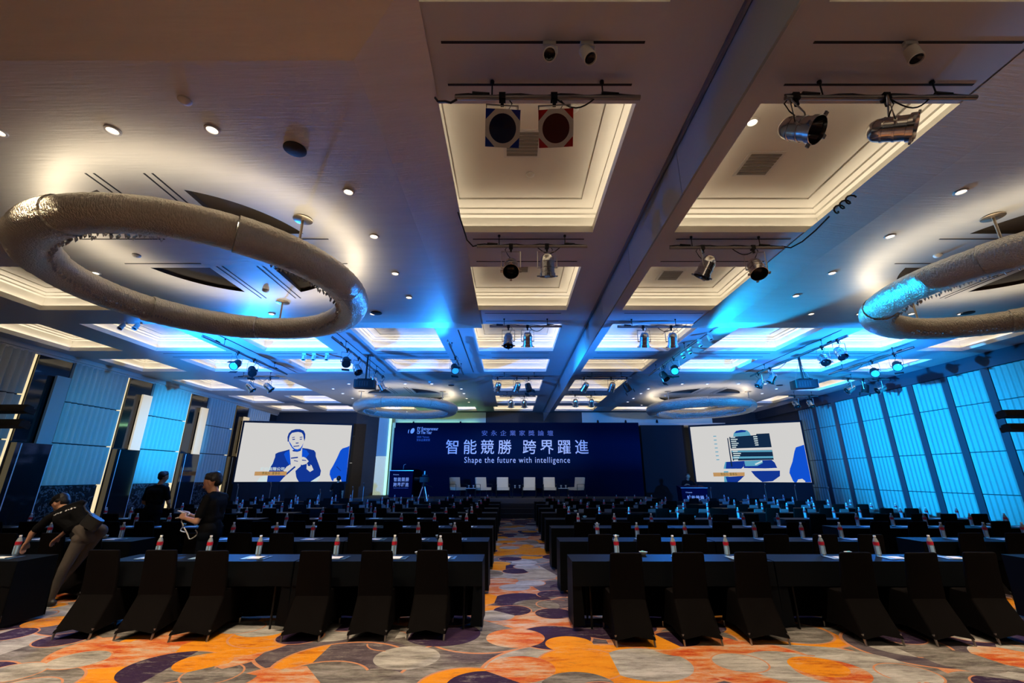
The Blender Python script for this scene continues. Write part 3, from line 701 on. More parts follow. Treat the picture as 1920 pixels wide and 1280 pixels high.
bd = thing('stage_backdrop', 'wide dark blue printed backdrop with pale lettering behind the stage', 'backdrop', (0.32, 23.0, 0.75))
MB().ext(-6.42, 6.42, 0, 0.12, 0.0, 3.67).build('board', 'backdrop', bd)
for sx in (-4, 0, 4): MB().ext(sx - 0.04, sx + 0.04, 0.12, 0.9, 0, 0.06).cyl((sx, 0.8, 0.02), (sx, 0.14, 2.6), 0.025).build('brace', 'black', bd)
MB().ext(-6.47, -6.42, 0.02, 0.5, 0, 3.4).build('side_return', 'backdrop', bd)
text_part('headline_lettering', '智能競勝', 0.78, (-2.0, -0.006, 2.36), bd, 'print_white', spacing=1.45, bold=0.004, width=3.42)
text_part('headline_lettering', '跨界躍進', 0.78, (2.0, -0.006, 2.36), bd, 'print_white', spacing=1.45, bold=0.004, width=3.42)
text_part('tagline_lettering', 'Shape the future with intelligence', 0.42, (0.0, -0.006, 1.75), bd, 'print_white', spacing=1.15, width=5.45)
text_part('subtitle_lettering', '安永企業家獎論壇', 0.30, (0.02, -0.006, 3.10), bd, 'print_dim', spacing=1.9, width=3.75)
text_part('logo_lettering', 'EY Entrepreneur', 0.24, (-5.26, -0.006, 3.34), bd, 'print_white', bold=0.002, align='LEFT', width=1.10)
text_part('logo_lettering', 'Of The Year', 0.24, (-5.26, -0.006, 3.15), bd, 'print_white', bold=0.002, align='LEFT', width=0.78)
text_part('logo_lettering', '2025 Taiwan', 0.14, (-5.26, -0.006, 2.92), bd, 'print_dim', align='LEFT', width=0.65)
text_part('logo_lettering', '安永企業家獎', 0.14, (-5.26, -0.006, 2.76), bd, 'print_dim', align='LEFT', width=0.70)
lg = MB(); pts = [(0.10 * math.cos(q), 0.14 * math.sin(q)) for q in [2 * PI * i / 18 for i in range(18)]]
lg.poly([(-5.50 + x + 0.25 * y, 3.24 + y) for x, y in pts] , -0.002)
lg.poly([(-5.68 + 0.5 * x + 0.1 * y, 3.21 + 0.8 * y) for x, y in pts[5:14]], -0.002)
lg.build('logo_emblem', 'print_white', bd)

def lectern(loc, label, side, light):
    t = thing('lectern', label, 'lectern', loc)
    mb = MB()
    mb.add([(-0.55, -0.22, 0), (0.55, -0.22, 0), (0.55, 0.25, 0), (-0.55, 0.25, 0), (-0.57, -0.25, 1.22), (0.57, -0.25, 1.22), (0.57, 0.3, 1.32), (-0.57, 0.3, 1.32)],
           [(3, 2, 1, 0), (0, 1, 5, 4), (1, 2, 6, 5), (2, 3, 7, 6), (3, 0, 4, 7), (4, 5, 6, 7)])
    mb.build('body', 'lectern', t)
    MB().ext(-0.59, 0.59, -0.27, -0.24, 1.215, 1.24).build('top_edge', 'edgeglow', t)
    text_part('lettering', '智能競勝', 0.2, (0.02, -0.246, 0.80), t, 'beige_print', spacing=1.2, bold=0.002, width=0.74)
    text_part('lettering', '跨界躍進', 0.2, (0.02, -0.242, 0.56), t, 'beige_print', spacing=1.2, bold=0.002, width=0.74)
    text_part('small_lettering', 'Shape the future with intelligence', 0.06, (0.02, -0.238, 0.42), t, 'print_dim', width=0.72)
    text_part('logo_lettering', 'EY Entrepreneur', 0.07, (-0.25, -0.25, 1.04), t, 'beige_print', width=0.28)
    tb = [(0.0, 0.1, 1.26), (0.0, 0.1, 1.42), (0.03, 0.06, 1.5), (0.12, 0.0, 1.53)] if light else [(0.3, 0.1, 1.26), (0.3, 0.06, 1.36), (0.3, 0.0, 1.42), (0.3, -0.05, 1.45)]
    MB().tube(tb, 0.012).build('gooseneck_microphone', 'edgeglow' if light else 'black', t, True)
lectern((-5.35, 22.2, 0.75), 'dark blue lettered lectern on the stage before the backdrop', 'left', True)
lectern((8.05, 20.2, 0.0), 'dark blue lettered lectern beside the right projection screen, man behind', 'right', False)

def armchair(x, rz, k):
    t = thing('stage_armchair', f'{ORD[k]} cream armchair from the left in the stage row', 'armchair', (x, 21.55, 0.75), rz, 'cream stage armchairs')
    MB().rbox((0, 0, 0.40), (0.58, 0.56, 0.12), 0.05).build('seat', 'cream', t, True)
    MB().rbox((0, 0, 0), (0.56, 0.12, 0.50), 0.04).build('backrest', 'cream', t, True, loc=(0, 0.30, 0.66), rot=(math.radians(-10), 0, 0))
    for sx in (-1, 1):
        MB().tube([(sx * 0.31, -0.27, 0), (sx * 0.31, -0.27, 0.6), (sx * 0.31, 0.28, 0.6), (sx * 0.31, 0.30, 0)], 0.014, 6).build('armrest_frame', 'black', t)
    MB().ext(-0.31, 0.31, -0.02, 0.02, 0.32, 0.34).build('seat_rail', 'black', t)
for k, (x, a) in enumerate(((-2.5, 40), (-1.30, 30), (-0.38, 5), (0.87, -5), (1.84, 0), (3.08, -48))):
    armchair(x, math.radians(a), k)
for k, x in enumerate((-1.88, 0.30, 2.48)):
    w = ('between the two leftmost armchairs', 'in the middle of the stage row', 'beside the rightmost armchair')[k]
    t = thing('side_table', f'small low glass side table {w}', 'side table', (x, 21.45, 0.75), 0, 'stage side tables')
    MB().rbox((0, 0, 0.42), (0.5, 0.4, 0.02), 0.02).build('top', 'edgeglow' if k != 1 else 'blackglass', t)
    for sx in (-1, 1):
        for sy in (-1, 1): MB().cyl((sx * 0.22, sy * 0.17, 0), (sx * 0.22, sy * 0.17, 0.41), 0.01, n=6).build('leg', 'black', t)
    for sx in (-0.11, 0.11):
        g = thing('water_glass', f'{"left" if sx < 0 else "right"} drinking glass on the side table {w}', 'glass', (x + sx, 21.42, 1.18), 0, 'glasses on the stage tables')
        MB().lathe([(0.03, 0.0), (0.036, 0.12), (0.033, 0.12), (0.028, 0.01)], 10, None, True, False).build('tumbler', 'clear', g, True)
        MB().lathe([(0.045, 0.122), (0.045, 0.13), (0.001, 0.131)], 10, None, True, False).build('paper_cover', 'paper', g)

# ------------------------------------------------------------------ projection screens
def screen(name, a, b, z0, z1, label):
    a = Vector(a); b = Vector(b); dx = b - a; W = dx.length; rz = math.atan2(dx.y, dx.x)
    t = thing('projection_screen', label, 'projection screen', (a.x, a.y, 0), rz)
    H = z1 - z0
    MB().ext(0, W, 0, 0.05, z0, z1).build('picture_surface', 'scr_white', t)
    for q in ((-0.08, W + 0.08, z1, z1 + 0.09), (-0.08, W + 0.08, z0 - 0.09, z0), (-0.08, 0, z0, z1), (W, W + 0.08, z0, z1)):
        MB().ext(q[0], q[1], -0.02, 0.06, q[2], q[3]).build('frame_bar', 'blackdrape', t)
    MB().ext(0, W, 0.0, 0.04, 0.0, z0 - 0.09).build('skirt_drape', 'blackdrape', t)
    for x in (0.25, W - 0.25): MB().cyl((x, 0.15, 0), (x, 0.15, z1), 0.03).build('support_leg', 'black', t)
    def art(nm, m, pts, lay):
        return MB().poly([(x * W, z0 + (1 - y) * H) for x, y in pts], -0.002 - 0.003 * lay, 0.002).build(nm, m, t)
    return t, W, H, art
def ell(cx, cy_, rx, ry, n=20, a0=0, a1=360):
    return [(cx + rx * math.cos(math.radians(a0 + (a1 - a0) * k / n)), cy_ + ry * math.sin(math.radians(a0 + (a1 - a0) * k / n))) for k in range(n + (0 if a1 - a0 == 360 else 1))]
t, W, H, art = screen('left', (-13.05, 21.3), (-8.25, 22.6), 1.46, 4.23, 'left projection screen showing a seated speaker in a blue suit')
# outlines as fractions of the picture, y downwards
PIC_L = [
    ('picture_chair', 'scr_pale', 0, [(0.195, 1), (0.213, 0.931), (0.265, 0.885), (0.292, 0.713), (0.319, 0.634), (0.316, 0.807), (0.275, 0.9), (0.283, 1)]),
    ('picture_chair', 'scr_pale', 0, [(0.671, 1.0), (0.715, 0.941), (0.754, 0.88), (0.742, 0.96), (0.727, 1)]),
    ('picture_suit', 'scr_navy', 1, [(0.439, 0.451), (0.407, 0.471), (0.342, 0.506), (0.319, 0.531), (0.32, 0.587), (0.308, 0.697), (0.289, 0.776), (0.282, 0.885), (0.283, 1), (0.397, 1.0), (0.424, 0.93), (0.476, 0.835), (0.473, 0.741), (0.459, 0.614)]),
    ('picture_suit', 'scr_navy', 1, [(0.553, 0.424), (0.601, 0.433), (0.665, 0.462), (0.683, 0.499), (0.69, 0.573), (0.725, 0.702), (0.754, 0.815), (0.751, 0.896), (0.715, 0.944), (0.671, 1.0), (0.564, 1.0), (0.537, 0.929), (0.521, 0.819), (0.562, 0.738), (0.563, 0.61)]),
    ('picture_lapel', 'scr_blue', 2, [(0.44, 0.47), (0.408, 0.495), (0.395, 0.536), (0.428, 0.646), (0.469, 0.741), (0.459, 0.614)]),
    ('picture_lapel', 'scr_blue', 2, [(0.554, 0.44), (0.595, 0.462), (0.625, 0.526), (0.596, 0.609), (0.566, 0.642)]),
    ('picture_shirt', 'scr_white', 2, [(0.443, 0.486), (0.554, 0.481), (0.565, 0.61), (0.558, 0.674), (0.473, 0.677), (0.461, 0.613)]),
    ('picture_trousers_gap', 'scr_white', 2, [(0.397, 1.0), (0.439, 0.899), (0.495, 0.811), (0.524, 0.866), (0.555, 1.0)]),
    ('picture_hand', 'scr_white', 3, [(0.464, 0.653), (0.468, 0.613), (0.5, 0.593), (0.53, 0.624), (0.539, 0.675), (0.526, 0.707), (0.494, 0.74), (0.473, 0.737)]),
    ('picture_hand', 'scr_white', 3, [(0.551, 0.586), (0.577, 0.577), (0.602, 0.6), (0.63, 0.653), (0.613, 0.697), (0.574, 0.719), (0.543, 0.691), (0.56, 0.65), (0.545, 0.619)]),
    ('picture_finger', 'scr_navy', 4, [(0.495, 0.636), (0.532, 0.651), (0.531, 0.662), (0.496, 0.649)]),
    ('picture_finger', 'scr_navy', 4, [(0.567, 0.626), (0.606, 0.633), (0.606, 0.646), (0.568, 0.642)]),
    ('picture_cuff', 'scr_white', 3, [(0.416, 0.813), (0.436, 0.749), (0.466, 0.709), (0.483, 0.796), (0.452, 0.848), (0.427, 0.849)]),
    ('picture_cuff', 'scr_white', 3, [(0.615, 0.697), (0.66, 0.717), (0.685, 0.8), (0.655, 0.836), (0.619, 0.785)]),
    ('picture_watch', 'scr_navy', 4, [(0.621, 0.697), (0.646, 0.704), (0.653, 0.736), (0.629, 0.734)]),
    ('picture_microphone', 'scr_navy', 4, [(0.444, 0.855), (0.507, 0.737), (0.519, 0.755), (0.457, 0.867)]),
    ('picture_microphone', 'scr_navy', 4, [(0.462, 0.594), (0.525, 0.576), (0.528, 0.598), (0.466, 0.613)]),
    ('picture_neck', 'scr_navy', 3, [(0.467, 0.461), (0.546, 0.445), (0.543, 0.473), (0.515, 0.492), (0.471, 0.485)]),
    ('picture_face', 'scr_white', 4, [(0.421, 0.301), (0.421, 0.228), (0.428, 0.186), (0.452, 0.156), (0.493, 0.14), (0.528, 0.154), (0.546, 0.199), (0.556, 0.268), (0.558, 0.333), (0.553, 0.391), (0.537, 0.441), (0.513, 0.466), (0.486, 0.46), (0.458, 0.421), (0.44, 0.373), (0.427, 0.333)]),
    ('picture_jaw_shadow', 'scr_blue', 5, [(0.421, 0.301), (0.427, 0.333), (0.44, 0.376), (0.461, 0.428), (0.487, 0.468), (0.514, 0.483), (0.542, 0.457), (0.554, 0.407), (0.558, 0.333), (0.55, 0.383), (0.536, 0.429), (0.511, 0.45), (0.488, 0.442), (0.465, 0.41), (0.447, 0.36)]),
    ('picture_hair', 'scr_navy', 5, [(0.412, 0.318), (0.404, 0.237), (0.411, 0.171), (0.432, 0.12), (0.469, 0.096), (0.508, 0.094), (0.544, 0.119), (0.564, 0.176), (0.569, 0.25), (0.565, 0.308), (0.555, 0.251), (0.546, 0.194), (0.528, 0.154), (0.494, 0.143), (0.464, 0.152), (0.439, 0.164), (0.425, 0.204), (0.421, 0.26), (0.423, 0.317)]),
    ('picture_brow', 'scr_navy', 6, [(0.446, 0.242), (0.47, 0.231), (0.472, 0.242), (0.448, 0.255)]),
    ('picture_brow', 'scr_navy', 6, [(0.516, 0.234), (0.539, 0.226), (0.542, 0.239), (0.518, 0.247)]),
    ('picture_eye', 'scr_navy', 6, [(0.451, 0.271), (0.475, 0.266), (0.476, 0.283), (0.454, 0.287)]),
    ('picture_eye', 'scr_navy', 6, [(0.518, 0.267), (0.541, 0.262), (0.541, 0.277), (0.521, 0.281)]),
    ('picture_nose', 'scr_navy', 6, [(0.486, 0.334), (0.514, 0.329), (0.513, 0.346), (0.49, 0.351)]),
    ('picture_mouth', 'scr_navy', 6, [(0.469, 0.394), (0.524, 0.378), (0.523, 0.394), (0.473, 0.408)]),
    ('picture_second_sitter', 'scr_blue', 1, [(0.998, 0.372), (0.978, 0.393), (0.933, 0.421), (0.913, 0.464), (0.889, 0.599), (0.864, 0.715), (0.839, 0.814), (0.839, 0.879), (0.862, 0.968), (0.878, 1.0), (1, 1.0)]),
    ('picture_second_sitter_fold', 'scr_navy', 2, [(0.897, 0.731), (0.943, 0.812), (0.941, 0.825), (0.894, 0.75)]),
    ('picture_second_hand', 'scr_white', 2, [(0.878, 1.0), (0.884, 0.951), (0.918, 0.93), (0.947, 0.951), (0.959, 1.0)]),
    ('picture_name_plate', 'scr_tan', 6, [(0.165, 0.832), (0.446, 0.828), (0.445, 0.895), (0.165, 0.898)]),
]
PIC_R = [
    ('picture_chair', 'scr_teal', 0, [(0.271, 0.761), (0.293, 0.653), (0.317, 0.65), (0.3, 1), (0.259, 1)]),
    ('picture_suit', 'scr_navy', 1, [(0.303, 0.653), (0.465, 0.638), (0.455, 0.735), (0.424, 0.779), (0.288, 0.779)]),
    ('picture_suit', 'scr_navy', 1, [(0.278, 0.913), (0.447, 0.895), (0.41, 0.955), (0.379, 1), (0.286, 1)]),
    ('picture_suit', 'scr_navy', 1, [(0.465, 0.638), (0.705, 0.627), (0.728, 0.676), (0.741, 0.762), (0.64, 0.77), (0.453, 0.762)]),
    ('picture_suit', 'scr_navy', 1, [(0.512, 0.814), (0.76, 0.806), (0.752, 0.898), (0.683, 0.983), (0.595, 0.999), (0.541, 0.901)]),
    ('picture_hand', 'scr_teal', 2, [(0.467, 0.641), (0.625, 0.633), (0.626, 0.678), (0.573, 0.727), (0.469, 0.73)]),
    ('picture_microphone', 'scr_pale', 3, [(0.554, 0.692), (0.621, 0.637), (0.625, 0.658), (0.561, 0.713)]),
    ('picture_toolbar', 'scr_white', 3, [(0.208, 0.772), (0.763, 0.772), (0.76, 0.809), (0.204, 0.816)]),
    ('picture_hair', 'scr_teal', 1, [(0.401, 0.204), (0.409, 0.149), (0.435, 0.106), (0.483, 0.091), (0.533, 0.103), (0.553, 0.146), (0.563, 0.214)]),
    ('picture_hair', 'scr_navy', 2, [(0.415, 0.149), (0.434, 0.11), (0.482, 0.095), (0.522, 0.105), (0.523, 0.131), (0.455, 0.141)]),
    ('menu_panel', 'scr_dark', 4, [(0.363, 0.213), (0.608, 0.195), (0.612, 0.174), (0.725, 0.171), (0.725, 0.412), (0.363, 0.419)]),
    ('menu_panel', 'scr_dark', 4, [(0.363, 0.455), (0.725, 0.459), (0.724, 0.624), (0.366, 0.633)]),
    ('menu_panel', 'scr_dark', 4, [(0.343, 0.23), (0.352, 0.231), (0.353, 0.736), (0.342, 0.736)]),
    ('menu_highlight', 'scr_teal', 5, [(0.365, 0.459), (0.724, 0.463), (0.724, 0.491), (0.365, 0.484)]),
    ('menu_highlight', 'scr_teal', 5, [(0.366, 0.564), (0.724, 0.565), (0.724, 0.597), (0.367, 0.597)]),
    ('picture_second_sitter', 'scr_blue', 1, [(0.997, 0.384), (0.971, 0.4), (0.927, 0.424), (0.909, 0.491), (0.877, 0.661), (0.845, 0.779), (0.835, 0.846), (0.852, 0.979), (0.862, 1), (0.998, 0.997)]),
    ('picture_second_hand', 'scr_white', 2, [(0.879, 1), (0.895, 0.953), (0.929, 0.941), (0.95, 0.977), (0.948, 1.0)]),
    ('picture_name_plate', 'scr_tan', 6, [(0.167, 0.839), (0.454, 0.835), (0.449, 0.898), (0.167, 0.906)]),
    ('menu_line', 'scr_pale', 6, [(0.374, 0.213), (0.417, 0.214), (0.417, 0.231), (0.375, 0.23)]),
    ('menu_line', 'scr_pale', 6, [(0.374, 0.248), (0.436, 0.25), (0.436, 0.267), (0.375, 0.265)]),
    ('menu_line', 'scr_pale', 6, [(0.374, 0.284), (0.422, 0.284), (0.422, 0.301), (0.375, 0.3)]),
    ('menu_line', 'scr_pale', 6, [(0.375, 0.318), (0.44, 0.32), (0.441, 0.336), (0.375, 0.335)]),
    ('menu_line', 'scr_pale', 6, [(0.375, 0.353), (0.427, 0.354), (0.427, 0.37), (0.375, 0.37)]),
    ('menu_line', 'scr_pale', 6, [(0.375, 0.388), (0.413, 0.388), (0.413, 0.404), (0.376, 0.405)]),
    ('menu_line', 'scr_pale', 6, [(0.579, 0.215), (0.616, 0.214), (0.616, 0.232), (0.58, 0.233)]),
    ('menu_line', 'scr_pale', 6, [(0.581, 0.251), (0.615, 0.25), (0.616, 0.268), (0.581, 0.27)]),
    ('menu_line', 'scr_pale', 6, [(0.582, 0.288), (0.615, 0.286), (0.615, 0.304), (0.583, 0.306)]),
    ('menu_line', 'scr_pale', 6, [(0.584, 0.324), (0.615, 0.322), (0.615, 0.34), (0.584, 0.342)]),
    ('menu_line', 'scr_pale', 6, [(0.585, 0.36), (0.615, 0.357), (0.615, 0.375), (0.586, 0.377)]),
    ('menu_line', 'scr_pale', 6, [(0.376, 0.461), (0.421, 0.461), (0.422, 0.479), (0.376, 0.479)]),
    ('menu_line', 'scr_pale', 6, [(0.376, 0.499), (0.447, 0.5), (0.447, 0.518), (0.376, 0.517)]),
    ('menu_line', 'scr_pale', 6, [(0.376, 0.537), (0.436, 0.537), (0.436, 0.555), (0.376, 0.555)]),
    ('menu_line', 'scr_pale', 6, [(0.376, 0.575), (0.424, 0.574), (0.425, 0.592), (0.376, 0.593)]),
    ('menu_line', 'scr_pale', 6, [(0.376, 0.613), (0.413, 0.612), (0.413, 0.63), (0.376, 0.631)]),
    ('menu_line', 'scr_teal', 2, [(0.215, 0.181), (0.243, 0.181), (0.243, 0.196), (0.215, 0.196)]),
    ('menu_line', 'scr_teal', 2, [(0.215, 0.252), (0.242, 0.252), (0.242, 0.267), (0.215, 0.267)]),
    ('menu_line', 'scr_teal', 2, [(0.215, 0.324), (0.242, 0.323), (0.242, 0.338), (0.215, 0.338)]),
    ('menu_line', 'scr_teal', 2, [(0.215, 0.394), (0.242, 0.394), (0.242, 0.408), (0.214, 0.409)]),
    ('menu_line', 'scr_teal', 2, [(0.214, 0.465), (0.242, 0.464), (0.242, 0.479), (0.214, 0.48)]),
    ('menu_line', 'scr_teal', 2, [(0.214, 0.535), (0.241, 0.534), (0.241, 0.548), (0.214, 0.55)]),
    ('menu_line', 'scr_teal', 2, [(0.214, 0.605), (0.241, 0.603), (0.241, 0.618), (0.214, 0.619)]),
]
for nm, m_, lay, pts in PIC_L: art(nm, m_, pts, lay)
text_part('picture_caption', '李永川  董事長', 0.15, (0.308 * W, -0.026, 1.46 + 0.139 * H), t, 'scr_olive', width=0.80)
text_part('picture_caption', '股份有限公司', 0.17, (0.315 * W, -0.026, 1.46 + 0.209 * H), t, 'scr_pale', bold=0.003, width=1.05)

t, W, H, art = screen('right', (9.53, 23.2), (13.97, 21.0), 1.44, 4.21, 'right projection screen showing a dark menu over the seated speaker')
for nm, m_, lay, pts in PIC_R: art(nm, m_, pts, lay)
text_part('picture_caption', '李永川  董事長', 0.15, (0.31 * W, -0.026, 1.44 + 0.131 * H), t, 'scr_olive', width=0.75)
# ================================================================== SEATING
ROW_BACK = [6.33, 7.98, 9.80, 11.55, 13.32, 15.06, 16.95, 18.70]
ROW_W = ['front', 'second', 'third', 'fourth', 'fifth', 'sixth', 'seventh', 'stage side']
TD = 0.50; TZ = 0.745
SECT = {   # section: tables (x0, x1), seats per table, chair shift, wording
    'left block': ([(-2.64, -0.35), (-4.96, -2.66)], [(-0.94, -1.60, -2.33), (-3.57, -4.22, -4.91)], 0.10),
    'right block': ([(0.75, 3.21), (3.23, 5.68)], [(1.33, 2.06, 2.81), (4.02, 4.77, 5.49)], -0.06),
    'far left block': ([(-8.35, -6.04), (-10.67, -8.37)], [(-6.60, -7.17, -7.85), (-8.75, -9.45, -10.1)], 0.05),
    'far right block': ([(6.55, 8.98), (9.0, 11.4)], [(7.20, 7.93, 8.65), (9.6, 10.3, 11.0)], 0.05),
}
def cloth_mesh(w):
    mb = MB(); hx = w / 2; n = 24
    def skirt(p0, p1, zb, out, amp, ph):
        p0 = Vector(p0); p1 = Vector(p1); vs = []; fs = []; rows = 4
        nrm = Vector((p1.y - p0.y, -(p1.x - p0.x), 0)).normalized()
        m = max(4, int(n * (p1 - p0).length / w))
        for j in range(rows + 1):
            v = j / rows; z = TZ + (zb - TZ) * v
            for i in range(m + 1):
                u = i / m; p = p0.lerp(p1, u) + nrm * (out * v + amp * v * math.sin(u * PI * m * 0.45 + ph))
                vs.append((p.x, p.y, z - (0.02 * math.sin(u * PI) * v if amp > 0.006 else 0)))
        for j in range(rows):
            for i in range(m): fs.append((j * (m + 1) + i, j * (m + 1) + i + 1, (j + 1) * (m + 1) + i + 1, (j + 1) * (m + 1) + i))
        mb.add(vs, fs)
    mb.add([(-hx, 0, TZ), (hx, 0, TZ), (hx, TD, TZ), (-hx, TD, TZ)], [(0, 1, 2, 3)])
    skirt((-hx, 0, 0), (hx, 0, 0), 0.475, 0.008, 0.006, 0.3)
    skirt((hx, TD, 0), (-hx, TD, 0), 0.03, 0.03, 0.014, 1.0)
    skirt((hx, 0, 0), (hx, TD, 0), 0.035, 0.012, 0.006, 0.0)
    skirt((-hx, TD, 0), (-hx, 0, 0), 0.035, 0.012, 0.006, 0.0)
    # cloth hanging in a fold at each near corner
    for s in (-1, 1):
        mb.add([(s * hx, 0, TZ), (s * (hx - 0.10), -0.008, 0.475), (s * (hx + 0.012), -0.01, 0.05), (s * (hx - 0.13), 0.01, 0.06)], [(0, 1, 3, 2)] if s > 0 else [(0, 2, 3, 1)])
    return mb.mesh('tablecloth', 'cloth', True)
cloths = {}
me_leg = MB().cyl((0, 0, 0), (0, 0, TZ - 0.03), 0.014, n=8).mesh('leg', 'black', True)
def make_table(x0, x1, yb, legs, label):
    w = round(x1 - x0, 2)
    if w not in cloths: cloths[w] = cloth_mesh(w)
    t = thing('banquet_table', label, 'table', ((x0 + x1) / 2, yb - TD, 0), 0, 'black clothed conference tables')
    link('tablecloth', cloths[w], t)
    MB().ext(-w / 2 + 0.02, w / 2 - 0.02, 0.02, TD - 0.02, TZ - 0.035, TZ - 0.005).build('tabletop', 'black', t)
    if legs:
        for sx in (-1, 1):
            for y in (0.09, TD - 0.09): link('leg', me_leg, t, (sx * (w / 2 - 0.22), y, 0))
    return t

def chair_mesh():
    mb = MB()
    def loop(hx, y0, y1, z, r, n=3, sag=0.0):
        pts = []
        for sx, sy, a0 in ((1, 1, 0), (-1, 1, 90), (-1, -1, 180), (1, -1, 270)):
            cx = sx * (hx - r); cyy = (y1 - r) if sy > 0 else (y0 + r)
            for k in range(n + 1):
                q = math.radians(a0 + 90 * k / n); pts.append((cx + r * math.cos(q), cyy + r * math.sin(q), z))
            # mid edge point pulled up to give the stretched hem its arch
            nx = {0: (0, y1), 90: (-hx, (y0 + y1) / 2), 180: (0, y0), 270: (hx, (y0 + y1) / 2)}[a0]
            pts.append((nx[0] * (1 - 0.6 * sag), nx[1] + (0.25 * sag * (1 if nx[1] < 0 else -1) if nx[0] == 0 else 0), z + sag))
        return pts
    def loft(loops, c0, c1):
        n = len(loops[0]); vs = [p for l in loops for p in l]; fs = []
        for i in range(len(loops) - 1):
            for k in range(n):
                k2 = (k + 1) % n; fs.append((i * n + k, i * n + k2, (i + 1) * n + k2, (i + 1) * n + k))
        if c0: fs.append(tuple(range(n - 1, -1, -1)))
        if c1: fs.append(tuple((len(loops) - 1) * n + k for k in range(n)))
        mb.add(vs, fs)
    loft([loop(0.222, -0.42, 0.24, 0.065, 0.02, sag=0.035), loop(0.212, -0.35, 0.235, 0.18, 0.02, sag=0.006), loop(0.206, -0.27, 0.232, 0.32, 0.025), loop(0.203, -0.215, 0.23, 0.42, 0.03), loop(0.198, -0.21, 0.225, 0.452, 0.04), loop(0.17, -0.19, 0.20, 0.462, 0.05)], False, True)
    loft([loop(0.203, -0.222, -0.165, 0.40, 0.02), loop(0.200, -0.235, -0.18, 0.55, 0.02), loop(0.193, -0.255, -0.205, 0.72, 0.02), loop(0.186, -0.275, -0.23, 0.86, 0.018), loop(0.180, -0.277, -0.236, 0.885, 0.015), loop(0.165, -0.268, -0.246, 0.893, 0.008)], False, True)
    return mb.mesh('chair_cover', 'chair', True)
me_chair = chair_mesh()
me_foot = MB().cyl((0, 0, 0), (0.0, 0.0, 0.11), 0.010, 0.013, 8).mesh('leg', 'steel', True)
def make_chair(x, y, parts, label, rz=0.0):
    if not parts:
        o = link('banquet_chair', me_chair, None, (x, y, 0), (0, 0, rz)); return tag(o, label, 'chair', 'black covered banquet chairs')
    t = thing('banquet_chair', label, 'chair', (x, y, 0), rz, 'black covered banquet chairs')
    link('chair_cover', me_chair, t)
    for sx in (-1, 1):
        link('leg', me_foot, t, (sx * 0.205, -0.412, 0), (math.radians(-14), 0, 0)); link('leg', me_foot, t, (sx * 0.205, 0.225, 0))

BH = 0.245
def bottle_body():
    return [(0.028, 0.0), (0.033, 0.006), (0.0335, 0.04), (0.0315, 0.05), (0.0335, 0.06), (0.0315, 0.075), (0.0335, 0.09), (0.0335, 0.165), (0.031, 0.18), (0.022, 0.205), (0.0135, 0.218), (0.0135, 0.23)]
me_bb = MB().lathe(bottle_body(), 12).mesh('bottle_body', 'clear', True)
me_bl = MB().lathe([(0.0345, 0.128), (0.0345, 0.168)], 12, None, False, False).mesh('label_band', 'red', True)
pb = MB(); pb.lathe([(0.0343, 0.02), (0.0343, 0.118)], 12, None, False, False)
pb.f = [f for i, f in enumerate(pb.f) if i in (7, 8, 10)]; pb.m = pb.m[:3]
me_bp = pb.mesh('reflection_streak', 'bluereflect', True)  # pale facets painted as reflections on the lower bottle
me_bc = MB().lathe([(0.0155, 0.225), (0.016, 0.228), (0.016, 0.243), (0.014, 0.2455)], 12).mesh('cap', 'cap', True)
fb = MB(); fb.lathe(bottle_body(), 8); fb.mi = 1; fb.lathe([(0.036, 0.128), (0.036, 0.168)], 8, None, False, False); fb.mi = 2; fb.lathe([(0.0155, 0.225), (0.016, 0.2455)], 8)
me_bfar = fb.mesh('water_bottle', ['clear', 'red', 'cap'], True)
def make_bottle(x, y, parts, label):
    z = TZ + 0.001
    if not parts:
        return tag(link('water_bottle', me_bfar, None, (x, y, z)), label, 'bottle', 'water bottles on the tables')
    t = thing('water_bottle', label, 'bottle', (x, y, z), 0, 'water bottles on the tables')
    link('bottle_body', me_bb, t); link('label_band', me_bl, t); link('reflection_streak', me_bp, t); link('cap', me_bc, t)
me_fo = MB().ext(-0.15, 0.15, -0.11, 0.11, 0, 0.006).mesh('cover', 'folder')
me_fb = MB().ext(-0.15, -0.09, -0.11, 0.11, 0.006, 0.0075).mesh('cover_print', 'folderband')
me_np = MB().ext(-0.075, 0.075, -0.09, 0.06, 0.0065, 0.0105).mesh('notepad', 'paper')
me_pen = MB().cyl((0.09, -0.09, 0.012), (0.12, 0.07, 0.012), 0.005, 0.004, 6).mesh('pen', 'pen', True)
def make_folder(x, y, label, rz):
    t = thing('conference_folder', label, 'folder', (x, y, TZ + 0.001), rz, 'conference folders on the tables')
    link('cover', me_fo, t); link('cover_print', me_fb, t); link('notepad', me_np, t); link('pen', me_pen, t)
me_bowl = MB().lathe([(0.022, 0.0), (0.03, 0.004), (0.05, 0.03), (0.055, 0.045), (0.051, 0.045), (0.045, 0.03), (0.02, 0.01)], 14, Matrix.Diagonal((1, 0.75, 1, 1)), True, True).mesh('bowl', 'china', True)
sm = MB()
for q in range(5):
    sm.ball((random.uniform(-0.025, 0.025), random.uniform(-0.015, 0.015), 0.036 + random.uniform(0, 0.012)), 0.013, 6, (1.4, 0.8, 0.7))
me_sweet = sm.mesh('sweets', 'mint', True)
def make_dish(x, y, label, rz):
    t = thing('sweet_dish', label, 'dish', (x, y, TZ + 0.001), rz, 'white sweet dishes on the tables')
    link('bowl', me_bowl, t); tag(link('sweets', me_sweet, t), 'pale green wrapped sweets', kind='stuff')
me_card = MB().add([(-0.11, -0.035, 0), (0.11, -0.035, 0), (0.11, 0, 0.09), (-0.11, 0, 0.09), (0.11, 0.035, 0), (-0.11, 0.035, 0)], [(0, 1, 2, 3), (3, 2, 4, 5), (0, 3, 5), (1, 4, 2)]).mesh('name_card', 'card')
